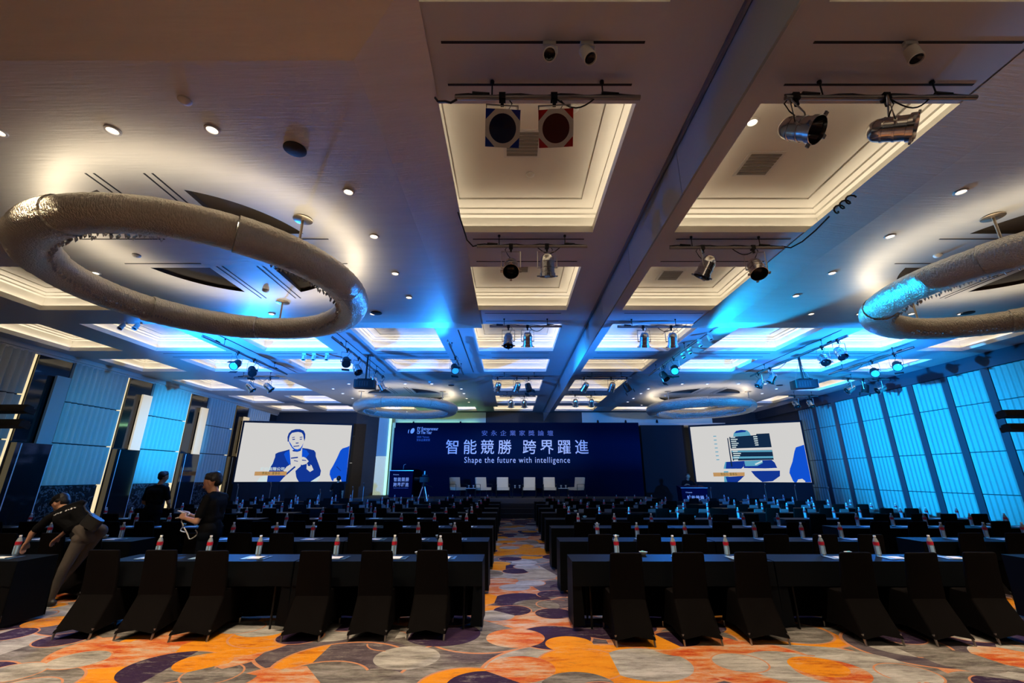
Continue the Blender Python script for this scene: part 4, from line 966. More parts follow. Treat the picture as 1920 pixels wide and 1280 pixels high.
me_slip = MB().ext(-0.10, 0.10, -0.07, 0.07, 0, 0.004).mesh('leaflet', 'card')

for sec, (tabs, seats, dy) in SECT.items():
    for r, yb in enumerate(ROW_BACK):
        rw = ROW_W[r] + ' row'
        shift = 0.028 * r if sec == 'right block' else (-0.01 * r if sec == 'left block' else 0)
        for ti, ((x0, x1), ss) in enumerate(zip(tabs, seats)):
            x0s, x1s = x0 + shift, x1 + shift
            nearest = x1s if x1s < 0 else x0s
            if not inframe(nearest, yb, TZ, 10): continue
            end = 'aisle end' if ti == 0 else 'wall end'
            make_table(x0s, x1s, yb, r < 2, f'black clothed table, {end} of the {rw}, {sec}')
            for si, sx in enumerate(ss):
                k = ti * 3 + si; sx = sx + shift
                seat = f'{ORD[k]} seat from the aisle, {rw}, {sec}'
                jx = random.uniform(-0.03, 0.03) if r else 0; 
                if inframe(sx, yb - TD - 0.2, 0.85, 25):
                    make_chair(sx + jx, yb - TD + dy + (random.uniform(-0.03, 0.05)), r < 2, f'black covered chair, {seat}', math.radians(random.uniform(-2, 2)))
                bx = sx + (0.03 if sx < 0 else 0.06) + random.uniform(-0.04, 0.04)
                if sec == 'left block' and ti == 1: bx += 0.22
                if inframe(bx, yb, TZ + 0.1, 15):
                    make_bottle(bx, yb - 0.10 + random.uniform(-0.03, 0.02), r < 4, f'red labelled water bottle, {seat}')
                    if r < 4: make_folder(bx + 0.08, yb - 0.28, f'blue folder with notepad and pen, {seat}', math.radians(random.uniform(-6, 6)))
                    else:
                        tag(link('name_card', me_card, None, (bx - 0.16, yb - 0.16, TZ + 0.001)), f'white folded name card, {seat}', 'card', 'name cards on the far tables')
                        tag(link('leaflet', me_slip, None, (bx + 0.06, yb - 0.30, TZ + 0.001)), f'white leaflet, {seat}', 'leaflet', 'leaflets on the far tables')
            dx = (ss[0] + ss[1]) / 2 + shift + 0.05
            if inframe(dx, yb, TZ, 5):
                make_dish(dx, yb - 0.09, f'white sweet dish, {end} of the {rw}, {sec}', random.uniform(0, 3))
# ================================================================== RIGGING UNDER THE CEILING
PZ = 5.10
def pipe(p0, p1, label, cable=True):
    p0 = Vector(p0); p1 = Vector(p1); t = thing('lighting_pipe', label, 'lighting pipe', p0, 0, 'lighting pipes under the ceiling')
    d = p1 - p0; L = d.length; u = d.normalized()
    MB().cyl((0, 0, 0), d, 0.024, n=12).build('pipe', 'darksteel', t, True)
    for f in (0.2, 0.8):
        q = u * (L * f); MB().cyl(q, (q.x, q.y, ZC - p0.z - 0.002), 0.007, n=6).cyl((q.x, q.y, ZC - p0.z - 0.03), (q.x, q.y, ZC - p0.z - 0.004), 0.02, n=8).build('hanger_rod', 'black', t)
    if cable:
        side = Vector((-u.y, u.x, 0)) * 0.0
        pts = [u * (L * k / 14) + Vector((0, 0, 0.032 + 0.012 * math.sin(k * 1.7))) for k in range(15)]
        MB().tube(pts, 0.008).build('cable', 'blackrub', t, True)
        for f in (0.14, 0.84):
            q = u * (L * f) + Vector((0, 0, 0.045)); MB().cyl(q - u * 0.08, q + u * 0.08, 0.022, 0.012, 8).build('connector', 'blackrub', t, True)
        pts = [u * (L * (0.55 + 0.2 * k / 8)) + Vector((0, 0, -0.02 - 0.10 * math.sin(PI * k / 8))) for k in range(9)]
        MB().tube(pts, 0.007).build('cable_loop', 'blackrub', t, True)
    return t
PIPES = [(-0.52, 1.2, 3.14), (-0.52, 1.17, 5.86), (-0.50, 1.2, 9.57), (-0.6, 1.2, 15.16), (-0.5, 1.1, 18.96)]
for k, (a, b, y) in enumerate(PIPES):
    pipe((a, y, PZ), (b, y, PZ), f'{ORD[k]} lighting pipe from the camera in the bay left of the glass fin')
for k, (a, b, y) in enumerate([(2.55, 4.32, 3.14), (2.45, 4.2, 5.9), (2.52, 4.25, 9.6), (2.57, 4.33, 15.16), (2.4, 4.0, 18.7)]):
    pipe((a, y, PZ), (b, y, PZ), f'{ORD[k]} lighting pipe from the camera in the bay right of the glass fin')
pipe((-4.55, 10.4, PZ), (-4.55, 15.1, PZ), 'long lighting pipe carrying the left projector pole')
pipe((-7.78, 10.3, PZ), (-7.78, 14.6, PZ), 'lighting pipe running away beyond the nearest left chandelier')
pipe((-1.65, 10.7, PZ), (-1.65, 14.6, PZ), 'lighting pipe with a single black spotlight left of the aisle bay')
pipe((-9.97, 15.16, PZ), (-8.35, 15.16, PZ), 'short lighting pipe near the mirror wall')
pipe((8.48, 10.3, PZ), (8.48, 14.9, PZ), 'long lighting pipe carrying the right projector pole')
pipe((4.85, 10.7, PZ), (4.85, 14.8, PZ), 'lighting pipe with two cyan spotlights right of the aisle bay')
pipe((11.05, 11.3, PZ), (11.05, 14.6, PZ), 'lighting pipe with two cyan spotlights near the blue wall')
pipe((12.1, 15.4, PZ), (13.8, 15.4, PZ), 'short lighting pipe against the blue wall')
pipe((12.3, 18.9, PZ), (13.6, 18.9, PZ), 'short far lighting pipe behind the right projector')

# PAR can lantern: beam along local +Z
can_prof = [(0.035, -0.20), (0.055, -0.205), (0.075, -0.19), (0.098, -0.15), (0.105, -0.10), (0.110, -0.098), (0.110, -0.085), (0.105, -0.083), (0.107, -0.01), (0.113, -0.008), (0.113, 0.006), (0.107, 0.008), (0.109, 0.08), (0.122, 0.085), (0.124, 0.135), (0.118, 0.137), (0.114, 0.10)]
me_can = MB().lathe(can_prof, 20, None, True, False).mesh('can', 'chrome', True)
me_refl = MB().lathe([(0.113, 0.10), (0.09, 0.04), (0.05, 0.005), (0.001, 0.0)], 20, None, False, False).mesh('reflector', 'darklens', True)
me_clip = MB().box((0.138, 0, 0.128), (0.035, 0.035, 0.018)).mesh('gel_clip', 'darksteel')
me_yoke = MB().tube([(-0.145, 0, -0.36), (-0.145, 0, -0.09), (0.145, 0, -0.09), (0.145, 0, -0.36)], 0.009, 6).cyl((-0.15, 0, -0.36), (-0.10, 0, -0.36), 0.012).cyl((0.10, 0, -0.36), (0.15, 0, -0.36), 0.012).mesh('yoke', 'steel', True)
me_clamp = MB().box((0, 0, 0), (0.06, 0.062, 0.07)).box((0, 0, -0.06), (0.03, 0.03, 0.07)).mesh('clamp', 'black')
me_gb = MB().ext(-0.15, 0.15, -0.15, 0.15, 0.139, 0.143).mesh('gel_sheet', 'gelblue')
me_gr = MB().ext(-0.15, 0.15, -0.15, 0.15, 0.139, 0.143).mesh('gel_sheet', 'gelred')
octo = [(0.165 * math.cos(PI / 8 + PI / 4 * k), 0.165 * math.sin(PI / 8 + PI / 4 * k)) for k in range(8)]
def frame_mesh():
    n = 32; vs = []; fs = []
    for k in range(n):
        q = 2 * PI * k / n; vs.append((0.118 * math.cos(q), 0.118 * math.sin(q), 0.147))
    for k in range(n):
        q = 2 * PI * k / n; m = (q + PI / 8) % (PI / 4) - PI / 8
        rr = 0.152 / math.cos(m); vs.append((rr * math.cos(q), rr * math.sin(q), 0.147))
    for k in range(n):
        k2 = (k + 1) % n; fs.append((k, k2, n + k2, n + k))
    return MB().add(vs, fs).mesh('gel_frame', 'gelframe')
me_gf = frame_mesh()
me_lb = MB().lathe([(0.118, 0.146), (0.001, 0.150)], 24, None, False, False).mesh('lens', 'geldkblue', True)
me_lr = MB().lathe([(0.118, 0.146), (0.001, 0.150)], 24, None, False, False).mesh('lens', 'geldkred', True)
# black theatre spotlight
me_fr = MB().lathe([(0.06, -0.17), (0.10, -0.15), (0.11, -0.05), (0.115, 0.10), (0.12, 0.11), (0.12, 0.135), (0.105, 0.137), (0.10, 0.11)], 16, None, True, False).mesh('can', 'black', True)
me_frl = MB().lathe([(0.105, 0.125), (0.07, 0.135), (0.001, 0.14)], 16, None, False, False).mesh('lens', 'cyanlens', True)
me_frd = MB().lathe([(0.105, 0.125), (0.07, 0.135), (0.001, 0.14)], 16, None, False, False).mesh('lens', 'darklens', True)
me_barn = MB().box((0, 0.15, 0.19), (0.2, 0.006, 0.12)).mesh('barn_door', 'black')
FIX = [0]
def lantern(x, y, d, where, kind='par', z=PZ):
    # where: wording that singles the lantern out
    noun = {'par': 'polished metal par can lantern', 'gelb': 'par can lantern with blue gel sheet', 'gelr': 'par can lantern with red gel sheet', 'spot': 'black spotlight with dark lens', 'cyan': 'black spotlight with glowing cyan lens'}[kind]
    t = thing('stage_lantern', f'{noun}, {where}', 'stage light', (x, y, z), 0, 'lanterns hung on the lighting pipes')
    link('clamp', me_clamp, t)
    dv = Vector(d).normalized(); az = math.atan2(dv.x, -dv.y) if (abs(dv.x) + abs(dv.y)) > 0.05 else 0
    y_ = link('yoke', me_yoke, t, None, (0, 0, az))
    black = kind in ('spot', 'cyan')
    c = link('can', me_fr if black else me_can, t, (0, 0, -0.36)); c.rotation_euler = dv.to_track_quat('Z', 'Y').to_euler()
    if kind == 'par':
        link('reflector', me_refl, c)
        for q in range(4): link('gel_clip', me_clip, c, None, (0, 0, q * PI / 2))
    elif black: link('lens', me_frl if kind == 'cyan' else me_frd, c); link('barn_door', me_barn, c); link('barn_door', me_barn, c, None, (0, 0, PI))
    else:
        link('gel_sheet', me_gb if kind == 'gelb' else me_gr, c); link('gel_frame', me_gf, c); link('lens', me_lb if kind == 'gelb' else me_lr, c)
    s_ = random.choice((-1, 1))
    MB().tube([(0.03 * s_, 0, 0.03), (0.09 * s_, 0.03, -0.04), (0.05 * s_, 0.04, -0.12), (0.0, 0.03, -0.2)], 0.006).build('cable', 'blackrub', t, True)
lantern(-0.08, 3.14, (0.05, -0.74, -0.67), 'on the nearest pipe left of the glass fin', 'gelb')
lantern(0.40, 3.14, (-0.05, -0.74, -0.67), 'on the nearest pipe left of the glass fin', 'gelr')
lantern(0.0, 5.86, (0.0, -0.62, -0.78), 'facing the camera, second pipe left of the glass fin')
lantern(0.55, 5.86, (0.0, 0.30, -0.95), 'turned to the stage, second pipe left of the glass fin')
lantern(-0.06, 9.57, (0.0, -0.30, -0.95), 'left one on the third pipe left of the glass fin')
lantern(0.39, 9.57, (0.0, 0.35, -0.93), 'right one on the third pipe left of the glass fin')
lantern(-0.48, 15.16, (-0.25, 0.55, -0.8), 'left one on the fourth pipe left of the glass fin')
lantern(0.21, 15.16, (-0.3, 0.45, -0.8), 'middle one on the fourth pipe left of the glass fin')
lantern(0.63, 15.16, (0.25, -0.2, -0.95), 'right one on the fourth pipe left of the glass fin', 'spot')
lantern(0.0, 18.96, (0.0, 0.4, -0.9), 'left one on the farthest pipe left of the glass fin')
lantern(0.59, 18.96, (0.0, 0.4, -0.9), 'right one on the farthest pipe left of the glass fin')
lantern(2.64, 3.14, (0.42, -0.62, -0.66), 'left one on the nearest pipe right of the glass fin')
lantern(3.48, 3.14, (0.68, -0.60, -0.42), 'right one on the nearest pipe right of the glass fin')
lantern(2.95, 5.9, (-0.42, 0.30, -0.85), 'left one on the second pipe right of the glass fin')
lantern(3.73, 5.9, (-0.12, -0.50, -0.85), 'right one on the second pipe right of the glass fin')
lantern(3.12, 9.6, (0.0, 0.35, -0.93), 'left one on the third pipe right of the glass fin')
lantern(3.78, 9.6, (0.05, 0.35, -0.93), 'right one on the third pipe right of the glass fin')
lantern(2.63, 15.16, (-0.45, 0.45, -0.75), 'left one on the fourth pipe right of the glass fin')
lantern(3.60, 15.16, (-0.2, 0.5, -0.8), 'middle one on the fourth pipe right of the glass fin')
lantern(4.16, 15.16, (0.45, -0.1, -0.88), 'right one on the fourth pipe right of the glass fin', 'spot')
lantern(2.81, 18.7, (0.0, 0.4, -0.9), 'left one on the farthest pipe right of the glass fin')
lantern(3.51, 18.7, (0.0, 0.4, -0.9), 'right one on the farthest pipe right of the glass fin')
lantern(-4.55, 11.5, (0.35, -0.7, -0.6), 'nearest on the left projector pipe', 'spot')
lantern(-4.55, 12.4, (0.5, -0.4, -0.75), 'second on the left projector pipe')
lantern(-4.55, 14.1, (0.3, 0.3, -0.9), 'third on the left projector pipe')
lantern(-4.55, 14.9, (0.45, 0.3, -0.8), 'farthest on the left projector pipe')
lantern(-7.78, 11.8, (0.1, -0.8, -0.55), 'nearer one on the pipe beyond the left chandelier', 'cyan')
lantern(-7.78, 12.6, (0.5, -0.55, -0.65), 'farther one on the pipe beyond the left chandelier', 'spot')
lantern(-1.65, 12.3, (0.25, -0.7, -0.65), 'alone on the pipe left of the aisle bay', 'cyan')
lantern(-9.3, 15.16, (0.65, 0.1, -0.7), 'left one on the short pipe near the mirror wall')
lantern(-8.65, 15.16, (0.7, 0.1, -0.65), 'right one on the short pipe near the mirror wall')
lantern(8.48, 10.65, (-0.1, -0.55, -0.8), 'nearest on the right projector pipe')
lantern(8.48, 11.25, (-0.25, -0.6, -0.75), 'second on the right projector pipe')
lantern(8.48, 13.7, (-0.5, 0.1, -0.8), 'third on the right projector pipe')
lantern(8.48, 14.4, (-0.55, -0.1, -0.75), 'farthest on the right projector pipe')
lantern(4.85, 12.4, (-0.3, -0.75, -0.55), 'nearer one on the pipe right of the aisle bay', 'cyan')
lantern(4.85, 13.3, (0.3, -0.5, -0.75), 'farther one on the pipe right of the aisle bay', 'spot')
lantern(11.05, 11.95, (-0.55, -0.65, -0.5), 'nearer one on the pipe near the blue wall', 'cyan')
lantern(11.05, 12.75, (-0.5, -0.7, -0.5), 'farther one on the pipe near the blue wall', 'cyan')
lantern(12.3, 15.4, (-0.75, 0.1, -0.45), 'left one on the short pipe against the blue wall')
lantern(12.85, 15.4, (-0.15, 0.2, -0.95), 'middle one on the short pipe against the blue wall', 'spot')
lantern(13.4, 15.4, (-0.8, 0.1, -0.4), 'right one on the short pipe against the blue wall')
lantern(12.55, 18.9, (0.0, -0.5, -0.8), 'left one on the far pipe behind the right projector')
lantern(13.2, 18.9, (0.0, -0.5, -0.8), 'right one on the far pipe behind the right projector')

# small white track spotlights
me_tb = MB().lathe([(0.03, -0.085), (0.052, -0.07), (0.055, 0.05), (0.058, 0.055), (0.058, 0.075), (0.05, 0.077), (0.046, 0.05)], 16, None, True, False).mesh('lamp_body', 'white_plastic', True)
me_tl = MB().lathe([(0.048, 0.06), (0.03, 0.045), (0.001, 0.04)], 16, None, False, False).mesh('lamp_lens', 'darklens', True)
me_ta = MB().box((0, 0, -0.02), (0.11, 0.035, 0.036)).mesh('track_adapter', 'white_plastic')
me_ty = MB().tube([(0.0, 0, -0.03), (0.062, 0, -0.05), (0.062, 0, -0.14)], 0.007, 6).mesh('bracket', 'white_plastic', True)
def track_spot(x, y, d, where, z=ZC):
    t = thing('track_spotlight', f'small white track spotlight {where}', 'spotlight', (x, y, z), 0, 'white track spotlights')
    link('track_adapter', me_ta, t); link('bracket', me_ty, t)
    b = link('lamp_body', me_tb, t, (0, 0, -0.14)); b.rotation_euler = Vector(d).normalized().to_track_quat('Z', 'Y').to_euler()
    link('lamp_lens', me_tl, b)
track_spot(0.33, 2.76, (-0.1, -0.62, -0.75), 'facing the camera, over the aisle')
track_spot(0.65, 2.76, (0.25, -0.25, -0.9), 'beside the camera facing one, over the aisle')
track_spot(3.42, 2.76, (-0.1, -0.2, -0.95), 'alone on the track right of the glass fin')
track_spot(-9.35, 9.75, (0, -0.5, -0.85), 'left of a pair behind the nearest left chandelier')
track_spot(-9.0, 9.75, (0, -0.5, -0.85), 'right of a pair behind the nearest left chandelier')
for k, (x, y) in enumerate(((5.15, 10.6), (5.15, 11.2), (5.15, 11.9), (5.15, 12.4))):
    track_spot(x, y, (0.2, -0.3, -0.9), f'{ORD[k]} along the track beside the cyan spotlights')
for k, (x, y) in enumerate(((-6.3, 12.62), (-6.0, 12.62), (-5.6, 12.62))):
    track_spot(x, y, (0.1, -0.3, -0.9), f'{ORD[k]} on the cross track left of the left projector')

# ceiling projectors on poles
def projector(x, y, label, rz):
    t = thing('ceiling_projector', label, 'projector', (x, y, ZC), 0)
    MB().cyl((0, 0, 0), (0, 0, -0.78), 0.028).build('pole', 'black', t, True)
    MB().ext(-0.14, 0.14, -0.14, 0.14, -0.02, 0).build('ceiling_plate', 'darksteel', t)
    MB().ext(-0.2, 0.2, -0.15, 0.15, -0.80, -0.775).build('mount_plate', 'black', t)
    b = MB().rbox((0, 0, 0), (0.62, 0.5, 0.24), 0.06).build('body', 'black', t, True, loc=(0, 0, -0.93), rot=(math.radians(4), 0, rz))
    MB().cyl((0.12, 0.24, 0), (0.12, 0.34, 0), 0.08, 0.07, 16).build('lens', 'darklens', b, True)
    for q in range(5): MB().box((-0.2 + 0.07 * q, -0.252, 0), (0.04, 0.01, 0.14)).build('vent_slot', 'slot', b)
    MB().tube([(0.05, 0.02, -0.02), (0.07, 0.03, -0.4), (0.1, 0, -0.7), (0.18, -0.05, -0.74), (0.2, -0.1, -0.82)], 0.009).build('cable', 'blackrub', t, True)
    for sx in (-1, 1): MB().cyl((sx * 0.24, 0, -0.82), (sx * 0.05, 0, -0.3), 0.005, n=5).build('safety_wire', 'steel', t)
projector(-4.40, 12.78, 'black projector on a ceiling pole above the left seating', math.radians(12))
projector(8.85, 12.78, 'black projector on a ceiling pole above the right seating', math.radians(-14))

# lighting bars on stands at the side aisles
def bars(x, y, label, s):
    t = thing('led_bar_stand', label, 'light stand', (x, y, 0))
    MB().cyl((-0.5 * s, 0, 0.02), (-0.5 * s, 0, 2.9), 0.02).build('pole', 'black', t, True)
    for q in (0, 120, 240):
        a = math.radians(q + 30); MB().cyl((-0.5 * s, 0, 0.5), (-0.5 * s + 0.45 * math.cos(a), 0.45 * math.sin(a), 0.012), 0.012, n=6).build('leg', 'black', t)
    for z in (2.80, 2.56):
        b = MB().rbox((0, 0, 0), (0.90, 0.14, 0.11), 0.03).build('light_bar', 'black', t, True, loc=(-0.08 * s, 0, z), rot=(math.radians(-15), 0, 0))
        for q in range(6): MB().lathe([(0.045, 0.0), (0.04, 0.006), (0.001, 0.008)], 10, Matrix.Translation((-0.36 + 0.145 * q, 0.0, 0.058)), False, False).build('led_lens', 'darklens', b, True)
        for e in (-1, 1): MB().box((e * 0.44, 0, -0.02), (0.03, 0.18, 0.09)).build('end_bracket', 'black', b)
    MB().ext(-0.5 * s - 0.025, -0.5 * s + 0.025, -0.05, 0.05, 2.45, 2.9).build('mount_block', 'black', t)
bars(-8.35, 7.15, 'pair of black light bars on a stand at the left edge', 1)
bars(9.15, 7.75, 'pair of black light bars on a stand at the right edge', -1)

# microphone stands in front of the screens
mics = [(-12.2, 20.3, 1.35), (-10.9, 20.6, 1.42), (-8.2, 19.6, 1.15), (-6.95, 20.0, 1.25), (-6.55, 20.2, 1.40), (8.95, 20.4, 1.20), (11.3, 20.2, 1.35), (12.5, 20.0, 1.32), (13.6, 19.5, 1.25)]
for k, (x, y, h) in enumerate(mics):
    lab = f'{ORD[k]} microphone stand from the left before the left screen' if x < 0 else f'{ORD[k - 5]} microphone stand from the left before the right screen'
    t = thing('microphone_stand', lab, 'microphone stand', (x, y, 0), 0, 'microphone stands')
    MB().lathe([(0.14, 0), (0.14, 0.012), (0.03, 0.03), (0.012, 0.035)], 14).build('base', 'black', t, True)
    MB().cyl((0, 0, 0.03), (0, 0, h - 0.12), 0.011, n=6).build('pole', 'steel', t, True)
    MB().cyl((0, 0.02, h - 0.14), (0, -0.05, h), 0.014, 0.018, 8).build('microphone', 'steel', t, True)
    MB().ball((0, -0.06, h + 0.02), 0.028, 8).build('microphone_head', 'darksteel', t, True)

# television camera on a tripod before the stage
t = thing('video_camera_tripod', 'black video camera on a tripod left of the aisle by the stage', 'video camera', (-3.75, 19.55, 0))
for q in (90, 215, 325):
    a = math.radians(q); MB().cyl((0.05 * math.cos(a), 0.05 * math.sin(a), 1.30), (0.48 * math.cos(a), 0.48 * math.sin(a), 0.0), 0.022, 0.014, 6).build('tripod_leg', 'steel', t)
MB().lathe([(0.07, 1.28), (0.08, 1.33), (0.05, 1.42), (0.05, 1.46)], 12).build('tripod_head', 'black', t, True)
MB().rbox((0, 0, 1.58), (0.42, 0.18, 0.22), 0.04).build('camera_body', 'black', t, True)
MB().cyl((-0.20, 0, 1.60), (-0.42, 0, 1.60), 0.07, 0.085, 12).build('camera_lens', 'darklens', t, True)
MB().rbox((0.02, 0, 1.76), (0.26, 0.05, 0.06), 0.02).build('handle', 'black', t, True)
MB().rbox((0.02, -0.1, 1.86), (0.05, 0.05, 0.14), 0.01).build('viewfinder', 'cyanlens', t)
MB().cyl((0.05, -0.05, 1.40), (0.45, -0.25, 1.25), 0.012, n=6).build('pan_handle', 'black', t, True)
# ================================================================== PEOPLE
def capsule_mesh(caps):
    mb = MB()
    for (p0, p1, r0, r1, tg) in caps:
        p0 = Vector(p0); p1 = Vector(p1); L = (p1 - p0).length
        X = Matrix.Translation(p0) @ (frame_z(p1 - p0) if L > 1e-5 else Matrix.Identity(4))
        prof = []
        for k in range(6): q = PI / 2 * (1 - k / 6); prof.append((max(1e-4, r0 * math.cos(q)), -r0 * math.sin(q)))
        prof.append((r0, 0)); prof.append((r1, L))
        for k in range(1, 7): q = PI / 2 * k / 6; prof.append((max(1e-4, r1 * math.cos(q)), L + r1 * math.sin(q)))
        mb.lathe(prof, 14, X, False, False)
    return mb
def fuse(name, caps, mats, voxel, parent, smooth_it=3):
    mb = capsule_mesh(caps)
    me = bpy.data.meshes.new('tmp'); me.from_pydata(mb.v, [], mb.f)
    o = bpy.data.objects.new('tmp', me); COL.objects.link(o)
    md = o.modifiers.new('r', 'REMESH'); md.mode = 'VOXEL'; md.voxel_size = voxel
    ms = o.modifiers.new('s', 'SMOOTH'); ms.iterations = smooth_it; ms.factor = 0.5
    bpy.context.view_layer.update()
    out = bpy.data.meshes.new_from_object(o.evaluated_get(bpy.context.evaluated_depsgraph_get()))
    bpy.data.objects.remove(o); bpy.data.meshes.remove(me)
    out.name = name; out.materials.clear()
    for m in mats: out.materials.append(M[m])
    n = len(out.polygons); ce = np.zeros(n * 3); out.polygons.foreach_get('center', ce); ce = ce.reshape(-1, 3)
    best = np.full(n, 1e9); idx = np.zeros(n, int)
    for (p0, p1, r0, r1, tg) in caps:
        a = np.array(p0, float); b = np.array(p1, float); ab = b - a; L2 = max(1e-9, ab @ ab)
        u = np.clip(((ce - a) @ ab) / L2, 0, 1); d = np.linalg.norm(ce - a - u[:, None] * ab, axis=1) - (r0 + (r1 - r0) * u)
        m = d < best; best[m] = d[m]; idx[m] = tg
    out.polygons.foreach_set('material_index', idx); out.polygons.foreach_set('use_smooth', [True] * n)
    return link(name, out, parent)

SH, SK, TR, SO = 0, 1, 2, 3
def person(label, root, J, trouser='navy', voxel=0.011, hair=True, cap=False, hs=1.0):
    """J holds joint positions relative to root."""
    V = {k: Vector(v) for k, v in J.items()}
    t = thing('person', label, 'person', root)
    C = []
    side = (V['shR'] - V['shL']).normalized(); spine = (V['neck'] - V['pelvis']).normalized(); fwd = side.cross(spine).normalized()
    if fwd.dot(V['face']) < 0: fwd = -fwd
    hipL, hipR = V['hipL'], V['hipR']
    waist = V['pelvis'].lerp(V['neck'], 0.38); chest = V['pelvis'].lerp(V['neck'], 0.72)
    C += [(hipL, hipR, 0.105, 0.105, TR), (V['pelvis'], V['pelvis'] + spine * 0.10, 0.135, 0.13, TR)]
    C += [(waist - side * 0.07, waist + side * 0.07, 0.115, 0.115, SH), (V['pelvis'] + spine * 0.06 - side * 0.07, V['pelvis'] + spine * 0.06 + side * 0.07, 0.118, 0.118, SH)]
    C += [(waist - side * 0.06, chest - side * 0.09, 0.11, 0.125, SH), (waist + side * 0.06, chest + side * 0.09, 0.11, 0.125, SH), (chest - side * 0.09, chest + side * 0.09, 0.125, 0.125, SH)]
    C += [(V['shL'], V['neck'] - spine * 0.04, 0.062, 0.07, SH), (V['shR'], V['neck'] - spine * 0.04, 0.062, 0.07, SH), (chest, V['neck'] - spine * 0.06, 0.12, 0.08, SH)]
    up = V['up'].normalized(); f = V['face'].normalized(); f = (f - up * f.dot(up)).normalized(); rt = f.cross(up).normalized()
    H = V['head']; k_up, k_f, k_rt = up * hs, f * hs, rt * hs
    C += [(V['neck'] - spine * 0.03, H - up * 0.05, 0.058, 0.052, SK)]
    C += [(H + k_up * 0.03 - k_f * 0.02, H + k_up * 0.03 + k_f * 0.015, 0.088 * hs, 0.084 * hs, SK), (H - k_up * 0.03 + k_f * 0.025, H - k_up * 0.085 + k_f * 0.04, 0.066 * hs, 0.040 * hs, SK), (H - k_up * 0.02 + k_f * 0.02, H + k_up * 0.02 + k_f * 0.03, 0.072 * hs, 0.072 * hs, SK)]
    C += [(H + k_up * 0.012 + k_f * 0.098, H - k_up * 0.028 + k_f * 0.112, 0.011 * hs, 0.017 * hs, SK), (H - k_up * 0.062 + k_f * 0.085 - k_rt * 0.015, H - k_up * 0.062 + k_f * 0.085 + k_rt * 0.015, 0.013 * hs, 0.013 * hs, SK), (H + k_up * 0.02 + k_f * 0.088 - k_rt * 0.03, H + k_up * 0.02 + k_f * 0.088 + k_rt * 0.03, 0.013 * hs, 0.013 * hs, SK)]
    for s in (-1, 1): C += [(H + k_rt * s * 0.083 - k_f * 0.005 + k_up * 0.012, H + k_rt * s * 0.085 - k_f * 0.005 - k_up * 0.022, 0.016 * hs, 0.011 * hs, SK)]
    for s in 'LR':
        sh, el, wr, hd = V['sh' + s], V['el' + s], V['wr' + s], V['hd' + s].normalized()
        mid = sh.lerp(el, 0.72)
        C += [(sh, mid, 0.062, 0.058, SH), (mid, el, 0.044, 0.040, SK), (el, wr, 0.041, 0.027, SK)]
        fo = (wr - el).normalized(); wide = hd.cross(V['palm' + s]).normalized() if ('palm' + s) in V else side
        pm = V['palm' + s].normalized() if ('palm' + s) in V else -fwd
        pe = wr + hd * 0.085
        for q in (-0.024, 0.0, 0.024): C.append((wr + hd * 0.02 + wide * q * 0.7, pe + wide * q, 0.019, 0.016, SK))
        for q, ln in ((-0.033, 0.06), (-0.011, 0.078), (0.011, 0.084), (0.033, 0.07)):
            b0 = pe + wide * q * 0.95; b1 = b0 + hd * ln * 0.5 + pm * 0.008; b2 = b1 + (hd * 0.6 + pm * 0.8).normalized() * ln * 0.5
            C += [(b0, b1, 0.0105, 0.010, SK), (b1, b2, 0.010, 0.0085, SK)]
        tb = wr + hd * 0.03 + wide * (-0.028); te = tb + (hd * 0.7 - wide * 0.55 + pm * 0.3).normalized() * 0.045
        C += [(tb, te, 0.013, 0.011, SK), (te, te + (hd * 0.9 + pm * 0.4).normalized() * 0.03, 0.011, 0.009, SK)]
    for s in 'LR':
        hp, kn, an = V['hip' + s], V['kn' + s], V['an' + s]
        C += [(hp, kn, 0.092, 0.066, TR), (kn, an + Vector((0, 0, 0.03)), 0.064, 0.05, TR)]
        td = V['toe' + s].normalized()
        C += [(an - td * 0.05 + Vector((0, 0, -0.03)), an + td * 0.15 + Vector((0, 0, -0.045)), 0.042, 0.034, SO)]
    fuse('body', C, ['shirt', 'skin', trouser, 'shoe'], voxel, t)
    hc = []
    if hair:
        hc += [(H + k_up * 0.060 - k_f * 0.035, H + k_up * 0.078 + k_f * 0.000, 0.082 * hs, 0.066 * hs, 0), (H + k_up * 0.0 - k_f * 0.052, H + k_up * 0.04 - k_f * 0.042, 0.066 * hs, 0.082 * hs, 0), (H + k_up * 0.108 + k_f * 0.030 - k_rt * 0.035, H + k_up * 0.108 + k_f * 0.030 + k_rt * 0.035, 0.030 * hs, 0.030 * hs, 0)]
        for s_ in (-1, 1): hc.append((H + k_rt * s_ * 0.052 - k_f * 0.035 + k_up * 0.03, H + k_rt * s_ * 0.050 + k_f * 0.030 + k_up * 0.075, 0.042 * hs, 0.034 * hs, 0))
        fuse('hair', hc, ['hair'], 0.012, t, 2)
    if cap:
        hc = [(H + k_up * 0.055 - k_f * 0.02, H + k_up * 0.055 + k_f * 0.01, 0.093 * hs, 0.090 * hs, 0), (H + k_up * 0.06 + k_f * 0.08 - k_rt * 0.04, H + k_up * 0.06 + k_f * 0.13, 0.03 * hs, 0.022 * hs, 0), (H + k_up * 0.06 + k_f * 0.08 + k_rt * 0.04, H + k_up * 0.06 + k_f * 0.13, 0.03 * hs, 0.022 * hs, 0)]
        fuse('cap', hc, ['shirt'], 0.012, t, 2)
    # eyes and mouth as small dark lines of the face
    for s in (-1, 1):
        MB().ball(H + k_f * 0.096 + k_rt * s * 0.031 + k_up * 0.002, 0.008, 8, (1, 1, 0.45)).build('eye', 'hair', t, True)
    return t

